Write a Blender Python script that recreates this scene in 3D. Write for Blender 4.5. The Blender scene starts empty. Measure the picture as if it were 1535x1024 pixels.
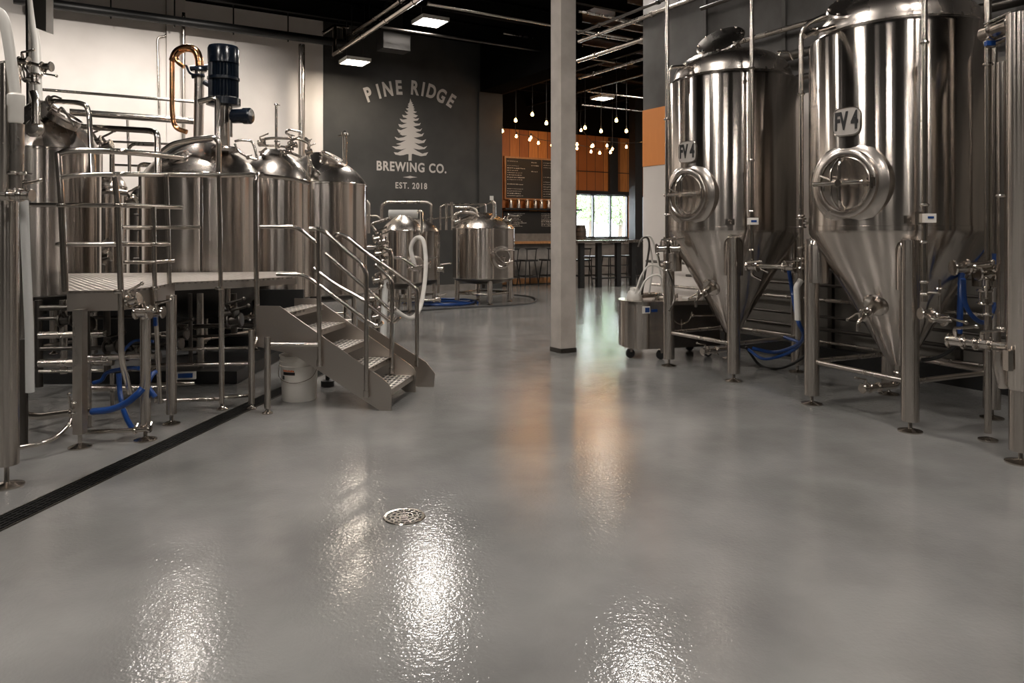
import bpy, math, random
from mathutils import Vector as V, Matrix
R_ = random.Random(7)
F, H, HY = 1100.0, 1.4, 345.0           # focal length in px, eye height, horizon row
scene = bpy.context.scene
col = scene.collection
# ---------------------------------------------------------------- camera
cd = bpy.data.cameras.new('camera'); cam = bpy.data.objects.new('camera', cd); col.objects.link(cam)
cam.location = (0, 0, H); cam.rotation_euler = (math.pi/2, 0, 0)
cd.sensor_width = 36; cd.lens = 36*F/1535; cd.shift_y = -(512-HY)/1535
cd.clip_end = 300
scene.camera = cam
# ---------------------------------------------------------------- world and exposure
w = bpy.data.worlds.new('sky'); scene.world = w; w.use_nodes = True
bg = w.node_tree.nodes['Background']; bg.inputs[0].default_value = (.86, .95, 1, 1); bg.inputs[1].default_value = 16.0
scene.view_settings.view_transform = 'Standard'; scene.view_settings.look = 'None'
scene.view_settings.exposure = 0.14; scene.view_settings.gamma = 1
LAMP = 125.0           # radiance of the ceiling panels
LAMPCOL = (1, .93, .86)
# ---------------------------------------------------------------- helpers
A = V((.857, .515, 0)).normalized(); B = V((-A.y, A.x, 0)); Z = V((0, 0, 1))
def UV(u, v, z=0): return A*u + B*v + Z*z
def P(px, py, Y): return V(((px-767.5)/F*Y, Y, H-(py-HY)/F*Y))
def G(px, py, z=0.0): return P(px, py, (H-z)*F/(py-HY))
W = {}
class MB:
    def __init__(s): s.v = []; s.f = []
    def add(s, vs, fs):
        n = len(s.v); s.v += [V(p) for p in vs]; s.f += [tuple(i+n for i in f) for f in fs]; return s
    def box(s, c, d, ax=None, ay=None, az=None):
        ax = ax or V((1,0,0)); ay = ay or V((0,1,0)); az = az or Z; c = V(c)
        vs = [c+ax*(i*d[0]/2)+ay*(j*d[1]/2)+az*(k*d[2]/2) for i in (-1,1) for j in (-1,1) for k in (-1,1)]
        return s.add(vs, [(0,1,3,2),(4,6,7,5),(0,4,5,1),(2,3,7,6),(0,2,6,4),(1,5,7,3)])
    def lathe(s, prof, o=(0,0,0), ax=Z, n=32, closed=False):
        ax = V(ax).normalized(); o = V(o)
        x = ax.orthogonal().normalized() if abs(ax.z) < .999 else V((1,0,0)); y = ax.cross(x)
        vs = []; fs = []
        for r, h in prof:
            for i in range(n):
                t = 2*math.pi*i/n; vs.append(o+ax*h+(x*math.cos(t)+y*math.sin(t))*max(r, 1e-4))
        m = len(prof); rng = range(m if closed else m-1)
        for k in rng:
            a = k*n; b = ((k+1) % m)*n
            for i in range(n):
                j = (i+1) % n; fs.append((a+i, a+j, b+j, b+i))
        if not closed:
            if prof[0][0] > 1e-3: fs.append(tuple(range(n))[::-1])
            if prof[-1][0] > 1e-3: fs.append(tuple((m-1)*n+i for i in range(n)))
        return s.add(vs, fs)
    def cyl(s, a, b, r, r2=None, n=14):
        a = V(a); b = V(b); L = (b-a).length
        return s.lathe([(r, 0), (r if r2 is None else r2, L)], a, b-a, n)
    def ring(s, c, ax, r, t, w_, n=20):       # clamp collar, radius r, radial thickness t, width w_
        return s.lathe([(r-.002, -w_/2), (r+t*.7, -w_/2), (r+t, 0), (r+t*.7, w_/2), (r-.002, w_/2)], c, ax, n)
    def torus(s, c, ax, R, r, n=28, m=8):
        return s.lathe([(R+r*math.cos(2*math.pi*k/m), r*math.sin(2*math.pi*k/m)) for k in range(m)], c, ax, n, True)
    def sph(s, c, r, n=14, sz=1.0):
        return s.lathe([(r*math.sin(math.pi*k/8), -r*sz*math.cos(math.pi*k/8)) for k in range(9)], c, Z, n)
    def tube(s, pts, r, n=10, bend=.06, r2=None, seg=5):
        pts = [V(p) for p in pts]; q = [pts[0]]
        for i in range(1, len(pts)-1):
            p = pts[i]; a = pts[i-1]-p; b = pts[i+1]-p
            d = min(bend, a.length*.48, b.length*.48)
            if d < 1e-4 or abs(a.normalized().dot(b.normalized())) > .9995: q.append(p); continue
            p0 = p+a.normalized()*d; p1 = p+b.normalized()*d
            for k in range(seg+1):
                t = k/seg; q.append(p0*(1-t)**2+p*2*t*(1-t)+p1*t*t)
        q.append(pts[-1])
        qq = [q[0]]
        for p in q[1:]:
            if (p-qq[-1]).length > 1e-5: qq.append(p)
        q = qq; m = len(q)
        T = [(q[min(i+1, m-1)]-q[max(i-1, 0)]).normalized() for i in range(m)]
        x = T[0].orthogonal().normalized(); vs = []; fs = []
        for i in range(m):
            x = (x-T[i]*x.dot(T[i])).normalized(); y = T[i].cross(x)
            rr = r if r2 is None else r+(r2-r)*i/(m-1)
            for k in range(n):
                t = 2*math.pi*k/n; vs.append(q[i]+(x*math.cos(t)+y*math.sin(t))*rr)
        for i in range(m-1):
            for k in range(n):
                j = (k+1) % n; fs.append((i*n+k, i*n+j, (i+1)*n+j, (i+1)*n+k))
        fs.append(tuple(range(n))[::-1]); fs.append(tuple((m-1)*n+k for k in range(n)))
        return s.add(vs, fs)
    def curve(s, pts, r, n=8, k=10):           # smooth Catmull-Rom hose
        pts = [V(p) for p in pts]; e = [pts[0]*2-pts[1]]+pts+[pts[-1]*2-pts[-2]]; q = []
        for i in range(1, len(e)-2):
            a, b, c, d = e[i-1:i+3]
            for j in range(k):
                t = j/k; q.append(.5*((2*b)+(c-a)*t+(2*a-5*b+4*c-d)*t*t+(3*b-a-3*c+d)*t**3))
        q.append(pts[-1]); return s.tube(q, r, n, bend=0)
    def prism(s, poly, ext):
        poly = [V(p) for p in poly]; n = len(poly); ext = V(ext)
        return s.add(poly+[p+ext for p in poly], [tuple(range(n)), tuple(range(n, 2*n))[::-1]]+[(i, i+n, (i+1) % n+n, (i+1) % n) for i in range(n)])
    def build(s, name, mat, parent=None, org=None, angle=38):
        if org is None:
            if parent: org = W[parent.name]
            else:
                lo = [min(p[i] for p in s.v) for i in range(3)]; hi = [max(p[i] for p in s.v) for i in range(3)]
                org = V(((lo[0]+hi[0])/2, (lo[1]+hi[1])/2, lo[2]))
        org = V(org)
        me = bpy.data.meshes.new(name); me.from_pydata([p-org for p in s.v], [], s.f)
        me.validate(); me.materials.append(mat)
        import bmesh
        b = bmesh.new(); b.from_mesh(me); bmesh.ops.recalc_face_normals(b, faces=b.faces); b.to_mesh(me); b.free()
        for p in me.polygons: p.use_smooth = True
        me.set_sharp_from_angle(angle=math.radians(angle))
        o = bpy.data.objects.new(name, me); col.objects.link(o)
        if parent: o.parent = parent; o.location = org-W[parent.name]
        else: o.location = org
        W[o.name] = org
        return o
def thing(name, label, cat, loc, group=None):
    o = bpy.data.objects.new(name, None); col.objects.link(o); o.location = loc; o.empty_display_size = .1
    o['label'] = label; o['category'] = cat
    if group: o['group'] = group
    W[o.name] = V(loc); return o
def tag(o, label, cat, group=None):
    o['label'] = label; o['category'] = cat
    if group: o['group'] = group
    return o
def struct(mb, name, mat, parent=None):
    o = mb.build(name, mat, parent)
    if not parent: o['kind'] = 'structure'
    return o
def dup(root, loc, label=None, group=None, rz=0):
    r = root.copy(); col.objects.link(r); r.location = loc; r.rotation_euler = (0, 0, rz)
    if label: r['label'] = label
    if group: r['group'] = group
    for ch in list(root.children):
        c = ch.copy(); col.objects.link(c); c.parent = r
        for g in ch.children:
            d = g.copy(); col.objects.link(d); d.parent = c
    return r
# ---------------------------------------------------------------- materials
def mat(name, base=(.5,.5,.5), metal=0, rough=.5, **k):
    m = bpy.data.materials.new(name); m.use_nodes = True; b = m.node_tree.nodes['Principled BSDF']
    b.inputs['Base Color'].default_value = (*base, 1); b.inputs['Metallic'].default_value = metal; b.inputs['Roughness'].default_value = rough
    for kk, vv in k.items(): b.inputs[kk.replace('_', ' ')].default_value = vv
    return m
def N(m, t, **k):
    n = m.node_tree.nodes.new(t)
    for kk, vv in k.items():
        if kk in n.inputs: n.inputs[kk].default_value = vv
        else: setattr(n, kk, vv)
    return n
def L(m, a, b): m.node_tree.links.new(a, b)
def BS(m): return m.node_tree.nodes['Principled BSDF']
def varied(m, scale, c1, c2, stretch=(1,1,1), coord='Object', rough=None, bump=0, detail=4, bscale=None, dist=.01):
    tc = N(m, 'ShaderNodeTexCoord'); mp = N(m, 'ShaderNodeMapping'); mp.inputs['Scale'].default_value = stretch
    L(m, tc.outputs[coord], mp.inputs[0])
    nz = N(m, 'ShaderNodeTexNoise', Scale=scale, Detail=detail); L(m, mp.outputs[0], nz.inputs['Vector'])
    rp = N(m, 'ShaderNodeValToRGB'); rp.color_ramp.elements[0].color = (*c1, 1); rp.color_ramp.elements[1].color = (*c2, 1)
    rp.color_ramp.elements[0].position = .35; rp.color_ramp.elements[1].position = .65
    L(m, nz.outputs[0], rp.inputs[0]); L(m, rp.outputs[0], BS(m).inputs['Base Color'])
    if rough:
        mr = N(m, 'ShaderNodeMapRange'); mr.inputs['To Min'].default_value = rough[0]; mr.inputs['To Max'].default_value = rough[1]
        L(m, nz.outputs[0], mr.inputs[0]); L(m, mr.outputs[0], BS(m).inputs['Roughness'])
    if bump:
        n2 = N(m, 'ShaderNodeTexNoise', Scale=bscale or scale, Detail=2); L(m, mp.outputs[0], n2.inputs['Vector'])
        bp = N(m, 'ShaderNodeBump', Strength=bump, Distance=dist); L(m, n2.outputs[0], bp.inputs['Height']); L(m, bp.outputs[0], BS(m).inputs['Normal'])
    return m
def steel(name, base, rough, aniso=0.0):
    m = mat(name, base, 1, rough); b = [c*.86 for c in base]
    varied(m, 5, b, base, (1, 1, .25), rough=(rough*.8, rough*1.25))
    if aniso:
        BS(m).inputs['Anisotropic'].default_value = aniso; BS(m).inputs['Anisotropic Rotation'].default_value = .25
        tc = N(m, 'ShaderNodeTexCoord'); mp = N(m, 'ShaderNodeMapping'); mp.inputs['Scale'].default_value = (1, 1, .02); L(m, tc.outputs['Object'], mp.inputs[0])
        n2 = N(m, 'ShaderNodeTexNoise', Scale=5.0, Detail=3); L(m, mp.outputs[0], n2.inputs['Vector'])
        bp = N(m, 'ShaderNodeBump', Strength=.30, Distance=.02); L(m, n2.outputs[0], bp.inputs['Height']); L(m, bp.outputs[0], BS(m).inputs['Normal'])
        t = N(m, 'ShaderNodeTangent', direction_type='RADIAL', axis='Z'); L(m, t.outputs[0], BS(m).inputs['Tangent'])
    return m
M = {}
M['tank'] = steel('brushed_steel', (.57, .52, .475), .19, .95)
M['dome'] = steel('dome_steel', (.58, .53, .485), .26)
M['steel'] = steel('pipe_steel', (.58, .53, .48), .18)
M['satin'] = steel('satin_steel', (.52, .475, .43), .27)
M['leg'] = steel('leg_steel', (.60, .55, .50), .2, .9)
M['dark_steel'] = steel('dark_steel', (.12, .11, .10), .35)
M['copper'] = mat('copper', (.75, .38, .18), 1, .16)
M['plate'] = mat('stringer_plate', (.52, .475, .43), 1, .34)
M['black'] = mat('black_paint', (.012, .012, .012), 0, .45)
M['ceil'] = mat('black_ceiling_paint', (.006, .0057, .0055), 0, .9, Specular_IOR_Level=0.0)
M['beam'] = mat('beam_paint', (.008, .0075, .007), 0, .7, Specular_IOR_Level=.05)
M['plate_face'] = mat('etched_plate', (.42, .39, .36), .3, .45)
M['grate'] = mat('grate_black', (.006, .006, .006), 0, .6, Specular_IOR_Level=.15)
M['duct'] = mat('dark_duct', (.03, .028, .026), .6, .5)
M['shaded_steel'] = mat('shadowed_underside_steel', (.05, .046, .042), .8, .45)  # shade under the kettles put into a darker steel colour
M['rubber'] = mat('rubber', (.015, .015, .015), 0, .6)
M['blue'] = mat('blue_hose', (.008, .045, .19), 0, .3)
M['pale'] = mat('pale_hose', (.62, .60, .56), 0, .35)
M['white'] = mat('white_plastic', (.72, .69, .64), 0, .4)
M['letters'] = mat('painted_letters', (.52, .49, .46), 0, .7)
M['ink'] = mat('black_ink', (.01, .01, .01), 0, .5)
M['motor'] = mat('motor_enamel', (.006, .010, .018), 0, .2)
M['orange'] = mat('orange_print', (.75, .16, .02), 0, .5)
M['chalk'] = mat('chalk', (.55, .52, .47), 0, .8)
M['board'] = mat('chalkboard', (.012, .012, .011), 0, .55)
M['glass'] = mat('window_glass', (1, 1, 1), 0, .02, Transmission_Weight=1.0, IOR=1.01)
M['clear'] = mat('clear_tube', (.62, .62, .6), 0, .18, Transmission_Weight=.35, IOR=1.3)
M['wood_top'] = varied(mat('wood_top', (.3, .14, .06), 0, .3), 8, (.30, .14, .055), (.42, .21, .09), (1, 6, 1))
M['barrel'] = varied(mat('barrel_wood', (.1,.07,.05), 0, .5), 6, (.07, .05, .04), (.13, .10, .08), (6, 6, 1))
M['concrete'] = varied(mat('column_concrete', (.4,.36,.33), 0, .75), 4, (.37, .335, .30), (.46, .42, .38), detail=8, bump=.15, bscale=60, dist=.004)
M['counter'] = varied(mat('counter_concrete', (.3,.28,.26), 0, .6), 5, (.17, .155, .14), (.24, .22, .20), detail=8)
M['cream'] = varied(mat('cream_wall', (.7,.65,.6), 0, .85), 1.3, (.76, .71, .665), (.83, .78, .735), detail=6)
M['gray_wall'] = varied(mat('gray_wall', (.15,.14,.13), 0, .8), 2, (.09, .085, .08), (.14, .135, .13), detail=6)
M['shaded_cream'] = varied(mat('shaded_cream_wall', (.2,.18,.16), 0, .8), 2, (.13, .12, .105), (.19, .175, .155), detail=6)  # darker copy of the cream wall, with shade put into its colour
M['dark_wall'] = varied(mat('dark_wall', (.045,.045,.042), 0, .75), 1.5, (.036, .036, .034), (.052, .051, .048), detail=5)
m = M['floor'] = mat('epoxy_floor', (.2, .2, .2), 0, .2)
varied(m, 1.3, (.168, .167, .162), (.248, .246, .239), detail=9, rough=(.07, .15), bump=.21, bscale=62, dist=.006)
# wood planks: vertical boards with grain
def planks(name, c1, c2, wdt):
    m = mat(name, c1, 0, .5); tc = N(m, 'ShaderNodeTexCoord')
    mp = N(m, 'ShaderNodeMapping'); mp.inputs['Rotation'].default_value = (0, 0, -math.atan2(A.y, A.x)); L(m, tc.outputs['Object'], mp.inputs[0])
    sx = N(m, 'ShaderNodeSeparateXYZ'); L(m, mp.outputs[0], sx.inputs[0])
    d = N(m, 'ShaderNodeMath', operation='DIVIDE'); d.inputs[1].default_value = wdt; L(m, sx.outputs[0], d.inputs[0])
    fl = N(m, 'ShaderNodeMath', operation='FLOOR'); L(m, d.outputs[0], fl.inputs[0])
    fr = N(m, 'ShaderNodeMath', operation='FRACT'); L(m, d.outputs[0], fr.inputs[0])
    wn = N(m, 'ShaderNodeTexWhiteNoise', noise_dimensions='1D'); L(m, fl.outputs[0], wn.inputs['W'])
    m2 = N(m, 'ShaderNodeMapping'); m2.inputs['Scale'].default_value = (9, 9, 1.2); L(m, tc.outputs['Object'], m2.inputs[0])
    nz = N(m, 'ShaderNodeTexNoise', Scale=2.0, Detail=8); L(m, m2.outputs[0], nz.inputs['Vector'])
    ad = N(m, 'ShaderNodeMath', operation='ADD'); L(m, wn.outputs[0], ad.inputs[0]); L(m, nz.outputs[0], ad.inputs[1])
    rp = N(m, 'ShaderNodeValToRGB'); rp.color_ramp.elements[0].color = (*c1, 1); rp.color_ramp.elements[1].color = (*c2, 1)
    rp.color_ramp.elements[0].position = .4; hf = N(m, 'ShaderNodeMath', operation='MULTIPLY'); hf.inputs[1].default_value = .6
    L(m, ad.outputs[0], hf.inputs[0]); L(m, hf.outputs[0], rp.inputs[0])
    gt = N(m, 'ShaderNodeMath', operation='GREATER_THAN'); gt.inputs[1].default_value = .05; L(m, fr.outputs[0], gt.inputs[0])
    mx = N(m, 'ShaderNodeMix', data_type='RGBA'); L(m, gt.outputs[0], mx.inputs[0]); mx.inputs[6].default_value = (.02, .01, .005, 1)
    L(m, rp.outputs[0], mx.inputs[7]); L(m, mx.outputs[2], BS(m).inputs['Base Color']); return m
M['planks'] = planks('orange_wood_boards', (.32, .10, .018), (.66, .27, .06), .34)
M['lit_panel_wood'] = planks('lit_wood_panel', (.75, .26, .05), (.95, .38, .08), .9)  # light falling on this panel is put into its brighter board colours
M['ceil_planks'] = planks('ceiling_boards', (.035, .015, .006), (.09, .04, .016), .18)
# tread: raised perforations ; deck: chequer plate
def grid_mat(name, c_lo, c_hi, step, ang=0.0, hole=.32):
    m = mat(name, c_hi, .6, .3); tc = N(m, 'ShaderNodeTexCoord')
    mp = N(m, 'ShaderNodeMapping'); mp.inputs['Rotation'].default_value = (0, 0, ang); mp.inputs['Scale'].default_value = (1/.040, 1/.085, 1)
    L(m, tc.outputs['Object'], mp.inputs[0])
    vo = N(m, 'ShaderNodeTexVoronoi', feature='F1', voronoi_dimensions='2D'); vo.inputs['Scale'].default_value = 1; vo.inputs['Randomness'].default_value = 0; L(m, mp.outputs[0], vo.inputs['Vector'])
    rp = N(m, 'ShaderNodeValToRGB'); rp.color_ramp.elements[0].position = hole; rp.color_ramp.elements[1].position = hole+.08
    rp.color_ramp.elements[0].color = (*c_lo, 1); rp.color_ramp.elements[1].color = (*c_hi, 1)
    L(m, vo.outputs['Distance'], rp.inputs[0]); L(m, rp.outputs[0], BS(m).inputs['Base Color'])
    bp = N(m, 'ShaderNodeBump', Strength=1.0, Distance=.012); L(m, vo.outputs['Distance'], bp.inputs['Height']); L(m, bp.outputs[0], BS(m).inputs['Normal'])
    return m
M['tread'] = grid_mat('perforated_tread', (.03, .028, .025), (.88, .82, .76), .030, .16, .30)
m = M['deck'] = mat('chequer_plate', (.62, .57, .52), .6, .28)
tc = N(m, 'ShaderNodeTexCoord'); mp = N(m, 'ShaderNodeMapping'); mp.inputs['Rotation'].default_value = (0, 0, .9); L(m, tc.outputs['Object'], mp.inputs[0])
wv = N(m, 'ShaderNodeTexWave', Scale=11.0, Distortion=0.0); L(m, mp.outputs[0], wv.inputs['Vector'])
ck = N(m, 'ShaderNodeTexWave', Scale=7.0, bands_direction='Y'); L(m, mp.outputs[0], ck.inputs['Vector'])
ml = N(m, 'ShaderNodeMath', operation='MULTIPLY'); L(m, wv.outputs['Fac'], ml.inputs[0]); L(m, ck.outputs['Fac'], ml.inputs[1])
bp = N(m, 'ShaderNodeBump', Strength=.8, Distance=.01); rp = N(m, 'ShaderNodeValToRGB'); rp.color_ramp.elements[0].color = (.25, .23, .21, 1); rp.color_ramp.elements[1].color = (.72, .66, .60, 1); rp.color_ramp.elements[1].position = .5; L(m, ml.outputs[0], rp.inputs[0]); L(m, rp.outputs[0], BS(m).inputs['Base Color']); L(m, ml.outputs[0], bp.inputs['Height']); L(m, bp.outputs[0], BS(m).inputs['Normal'])
def emis(name, c, s):
    m = mat(name, c, 0, .5); BS(m).inputs['Emission Color'].default_value = (*c, 1); BS(m).inputs['Emission Strength'].default_value = s; return m
M['panel'] = emis('lit_panel', LAMPCOL, LAMP)
M['warm_panel'] = emis('dim_warm_panel', (1, .86, .70), 62.0)
M['bulb'] = emis('lit_bulb', (1, .46, .13), 50.0)
M['leaf'] = mat('leaves', (.13, .22, .08), 0, .6)
M['bark'] = mat('bark', (.08, .06, .045), 0, .8)
M['pave'] = mat('pavement', (.55, .55, .53), 0, .8)

# ================================================================ SETTING
CH = 5.8
UL, UR, VB, VA, VT, UT, UE, VE = -7, 6.9, -9, 15.3, 19.05, 20.0, 8.87, 7.9
def slab(u0, u1, v0, v1, z0, z1): return MB().box(UV((u0+u1)/2, (v0+v1)/2, (z0+z1)/2), (abs(u1-u0), abs(v1-v0), abs(z1-z0)), A, B, Z)
struct(slab(UL-.3, UT+.3, VB-.3, VT+.3, -.2, 0), 'floor', M['floor'])
struct(slab(UL-.3, UR+.3, VB-.3, VA+.3, CH, CH+.2), 'ceiling', M['ceil'])
struct(slab(UR+.3, UE, VE, VT+.3, CH, CH+.2), 'ceiling_entry', M['ceil'])
struct(slab(UE, UT+.3, VE, VT+.3, CH, CH+.2), 'ceiling_taproom', M['ceil_planks'])
uw = P(485, 300, 15.5).dot(A)
struct(slab(UL-.3, uw, VA, VA+.25, 0, CH), 'wall_left', M['cream'])
struct(slab(uw, UE, VA, VA+.25, 0, CH), 'wall_dark', M['dark_wall'])
struct(slab(UE-.25, UE, VA+.25, VT, 0, CH), 'wall_return', M['dark_wall'])
struct(slab(UL-.3, UL, VB, VA, 0, CH), 'wall_west', M['dark_wall'])
struct(slab(UL-.3, UR+.25, VB-.25, VB, 0, CH), 'wall_rear', M['dark_wall'])
struct(slab(UR, UR+.25, 6.2, VE, 0, 2.9), 'wall_right', M['cream'])
struct(slab(UR, UR+.25, 4.6, 6.2, 1.25, 2.9), 'wall_right_middle', M['cream'])
struct(slab(UR, UR+.25, VB, 4.6, 1.25, 2.9), 'wall_right_front', M['shaded_cream'])
struct(slab(UR, UR+.25, VB, 6.2, 0, 1.25), 'wall_right_lower', M['shaded_cream'])  # dark band painted as the shade behind the fermenters
struct(slab(UR, UR+.25, VB, VE, 2.9, CH), 'wall_right_upper', M['gray_wall'])
struct(slab(UR+.25, UT+.3, VE-.25, VE, 0, CH), 'wall_taproom_front', M['gray_wall'])
struct(slab(UT, UT+.3, VE, VT, 0, CH), 'wall_taproom_right', M['cream'])
def wallpt(px, py, v): # point on plane B-coordinate = v
    d = V(((px-767.5)/F, 1, -(py-HY)/F)); t = v/(d.x*B.x+d.y*B.y); return d*t+V((0, 0, H))
def uz(px, py, v): q = wallpt(px, py, v); return q.dot(A), q.z
# taproom back wall with window opening
wu0, wz1 = uz(864, 290, VT); wu1, _ = uz(943, 290, VT); _, wz0 = uz(900, 357, VT)
zt = 4.46
struct(slab(UE, wu0, VT, VT+.25, 0, zt), 'wall_taproom_back', M['planks'])
struct(slab(wu0, wu1, VT, VT+.25, wz1, zt), 'wall_over_window', M['planks'])
struct(slab(wu0, wu1, VT, VT+.25, 0, wz0), 'wall_under_window', M['counter'])
u3, _ = uz(962, 290, VT); u4, _ = uz(969, 290, VT)
struct(slab(wu1, u3, VT, VT+.25, 0, zt), 'wall_pier', M['planks'])
struct(slab(u3, u4, VT, VT+.25, 0, 1.0), 'wall_under_side_window', M['counter'])
struct(slab(u3, u4, VT, VT+.25, wz1, zt), 'wall_over_side_window', M['planks'])
struct(slab(u4, UT, VT, VT+.25, 0, zt), 'wall_taproom_side', M['planks'])
struct(slab(UE, UT, VT, VT+.25, zt, CH), 'wall_taproom_upper', M['ceil'])
# windows
def window(name, u0, u1, z0, z1, nm):
    w = MB(); c = VT+.1; t = .05
    for z in (z0+t/2, z1-t/2): w.box(UV((u0+u1)/2, c, z), (u1-u0, .1, t), A, B, Z)
    for k in range(nm+2):
        u = u0+t/2+(u1-u0-t)*k/(nm+1); w.box(UV(u, c, (z0+z1)/2), (t, .1, z1-z0), A, B, Z)
    o = struct(w, name, M['black'])
    g = MB().box(UV((u0+u1)/2, c, (z0+z1)/2), (u1-u0-.02, .008, z1-z0-.02), A, B, Z); g.build('window_pane', M['glass'], o)
    return o
window('window_1', wu0, wu1, wz0, wz1, 2)
window('window_2', u3, u4, 1.0, wz1, 0)
struct(MB().box(UV((wu0+wu1)/2, VT-.06, wz0-.03), (wu1-wu0+.2, .16, .05), A, B, Z), 'window_sill', M['dark_steel'])
# outside: pavement and trees
struct(slab(-10, 45, VT+.3, VT+45, -.3, -.02), 'ground_outside', M['pave'])
def tree(px, Y, h, cr, label):
    b = G(px, 400); b = V(((px-767.5)/F*Y, Y, -.02))
    t = thing('tree', label, 'tree', b, 'trees outside the window')
    mb = MB(); mb.tube([b, b+V((.1, 0, h*.35)), b+V((0, .1, h*.7))], .14, 8, r2=.05)
    for k in range(5):
        a = k*1.3; mb.tube([b+Z*h*(.35+.07*k), b+Z*h*(.5+.08*k)+V((math.cos(a), math.sin(a), 0))*cr*.6], .05, 6, r2=.02)
    mb.build('trunk', M['bark'], t)
    lf = MB()
    for k in range(1500):
        d = V((R_.gauss(0, 1), R_.gauss(0, 1), R_.gauss(0, 1))).normalized()*cr*R_.uniform(.45, 1)**.6
        d.z *= h*.33/cr; p = b+Z*h*.62+d
        x = V((R_.uniform(-1, 1), R_.uniform(-1, 1), R_.uniform(-1, 1))).normalized(); y = x.orthogonal().normalized(); s = R_.uniform(.08, .17)
        lf.add([p-x*s, p+y*s*.5, p+x*s, p-y*s*.5], [(0, 1, 2, 3)])
    lf.build('foliage', M['leaf'], t)
tree(884, 37, 6.0, 1.6, 'leafy green tree outside, filling left panes of the taproom window')
tree(928, 41, 5.5, 1.5, 'leafy green tree outside, behind the right pane of the taproom window')
# wall details
struct(slab(UR-.012, UR, VE-.9, VE, 2.29, 3.08), 'trim_1', M['lit_panel_wood'])
struct(slab(UR-.1, UR-.005, -3, VE-.05, 0, .16), 'baseboard_right', M['black'])
struct(slab(uw+.02, UE, VA-.02, VA, 0, .14), 'baseboard_dark', M['counter'])
up = uz(263, 100, VA)[0]
struct(slab(up-.16, up+.16, VA-.1, VA, 0, CH), 'trim_2', M['cream'])
struct(slab(uw-.02, uw+.01, VA-.012, VA, 0, CH), 'trim_3', M['dark_wall'])
us = uz(717, 100, VA)[0]
struct(slab(us, UE+.02, VA-.05, VA, 0, 4.67), 'trim_4', M['dark_wall'])
struct(slab(8.28, UE, 12.0, VA-.06, 4.67, CH-.01), 'trim_5', M['ceil'])
# column
cb = G(841, 530)
c0 = cb+A*.103+B*.103
clm = struct(MB().box(c0+Z*2.9, (.206, .206, 5.78), A, B, Z), 'column', M['concrete'])
struct(MB().box(c0+Z*.026, (.222, .222, .05), A, B, Z), 'baseboard_column', M['dark_steel'])
# ceiling beams and joists
k = 6
def beam(u0, u1, v0, v1, z, h, t=.1):
    global k
    along = abs(u1-u0) > abs(v1-v0); mb = MB()
    c = UV((u0+u1)/2, (v0+v1)/2, 0); Ld = max(abs(u1-u0), abs(v1-v0)); ax, ay = (A, B) if along else (B, A)
    mb.box(c+Z*z, (Ld, .02, h), ax, ay, Z); mb.box(c+Z*(z-h/2), (Ld, t, .02), ax, ay, Z); mb.box(c+Z*(z+h/2), (Ld, t, .02), ax, ay, Z)
    struct(mb, 'trim_%d' % k, M['beam']); k += 1
for v in (4.2, 7.4, 9.0, 10.6, 12.2, 13.8): beam(UL, UR if v < VE else UE, v, v, CH-.2, .3)
for v in (9.5, 11, 12.5, 14, 15.5, 17, 18.2): beam(UE+.05, UT, v, v, CH-.18, .26)
for u in (10.3, 12.0, 13.8): beam(u, u, VE+.05, VT, CH-.5, .22)
# slim conduits on the white wall
# ================================================================ CEILING LIGHTS
def panel_light(c, s=.46, label='', drop=None, dm='panel'):
    t = thing('ceiling_light', label, 'ceiling light', c, 'square ceiling panels')
    fr = MB(); h = s/2; c = V(c)
    for a, b in ((A, B), (B, A)):
        for q in (-1, 1): fr.box(c+a*(q*h)+Z*.03, (.025, s+.025, .07), a, b, Z)
    fr.box(c+Z*.055, (s, s, .02), A, B, Z); fr.build('frame', M['white'], t)
    MB().box(c+Z*.008, (s-.03, s-.03, .012), A, B, Z).build('diffuser', M[dm], t)
    zc = (drop or CH)-.02
    sp = MB()
    for q in (-1, 1): sp.cyl(c+A*(q*h*.7)+Z*.06, c+A*(q*h*.7)+Z*(zc-c.z), .006, n=6)
    sp.build('hanger', M['dark_steel'], t)
    return t
l1 = P(645, 34, 13.4); l2 = P(532, 94, 14.7)
l2 = V((l2.x, l2.y, l2.z))
panel_light(l1, .50, 'square lit ceiling panel, large one left of the concrete column')
panel_light(l2, .48, 'square lit ceiling panel just above the pine tree wall sign', dm='warm_panel')
panel_light(P(903, 148, 19.5), .44, 'lit ceiling panel over the taproom, above the hanging bulbs', dm='warm_panel')
panel_light(P(991, 121, 17.5), .50, 'lit ceiling panel beside the left tall fermenter riser pipe', dm='warm_panel')
for (x, y) in ((5.8, 17.5), (4.7, 14.6)): panel_light((x, y, 5.1), .6, 'added unseen ceiling panel brightening the taproom beyond the right wall')  # out of view, added to brighten the dim taproom
# the rest of the grid hangs above and behind the picture's edge
zl = l1.z
def wall_fill_spot(u, label):  # unseen spotlights added to brighten the white wall
    q = UV(u, 12.2, 5.5); t = thing('added_spotlight', label, 'spotlight', q, 'added spotlights brightening the white wall')
    d = (UV(u, VA, 2.7)-q).normalized(); x = MB(); x.lathe([(.03, -.14), (.07, -.12), (.075, .02), (.066, .02), (.06, -.08), (0, -.09)], q, d, 20); x.build('can', M['black'], t)
    MB().cyl(q-d*.1, V((q.x, q.y, CH-.02)), .012, n=8).build('stem', M['black'], t)
    l = bpy.data.lights.new('spot', 'SPOT'); l.energy = 430; l.color = (1, .93, .86); l.spot_size = math.radians(95); l.spot_blend = 1; l.shadow_soft_size = .06
    o = bpy.data.objects.new('spot_lamp', l); col.objects.link(o); o.parent = t; o.rotation_euler = d.to_track_quat('-Z', 'Y').to_euler(); o.location = d*.03
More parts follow.
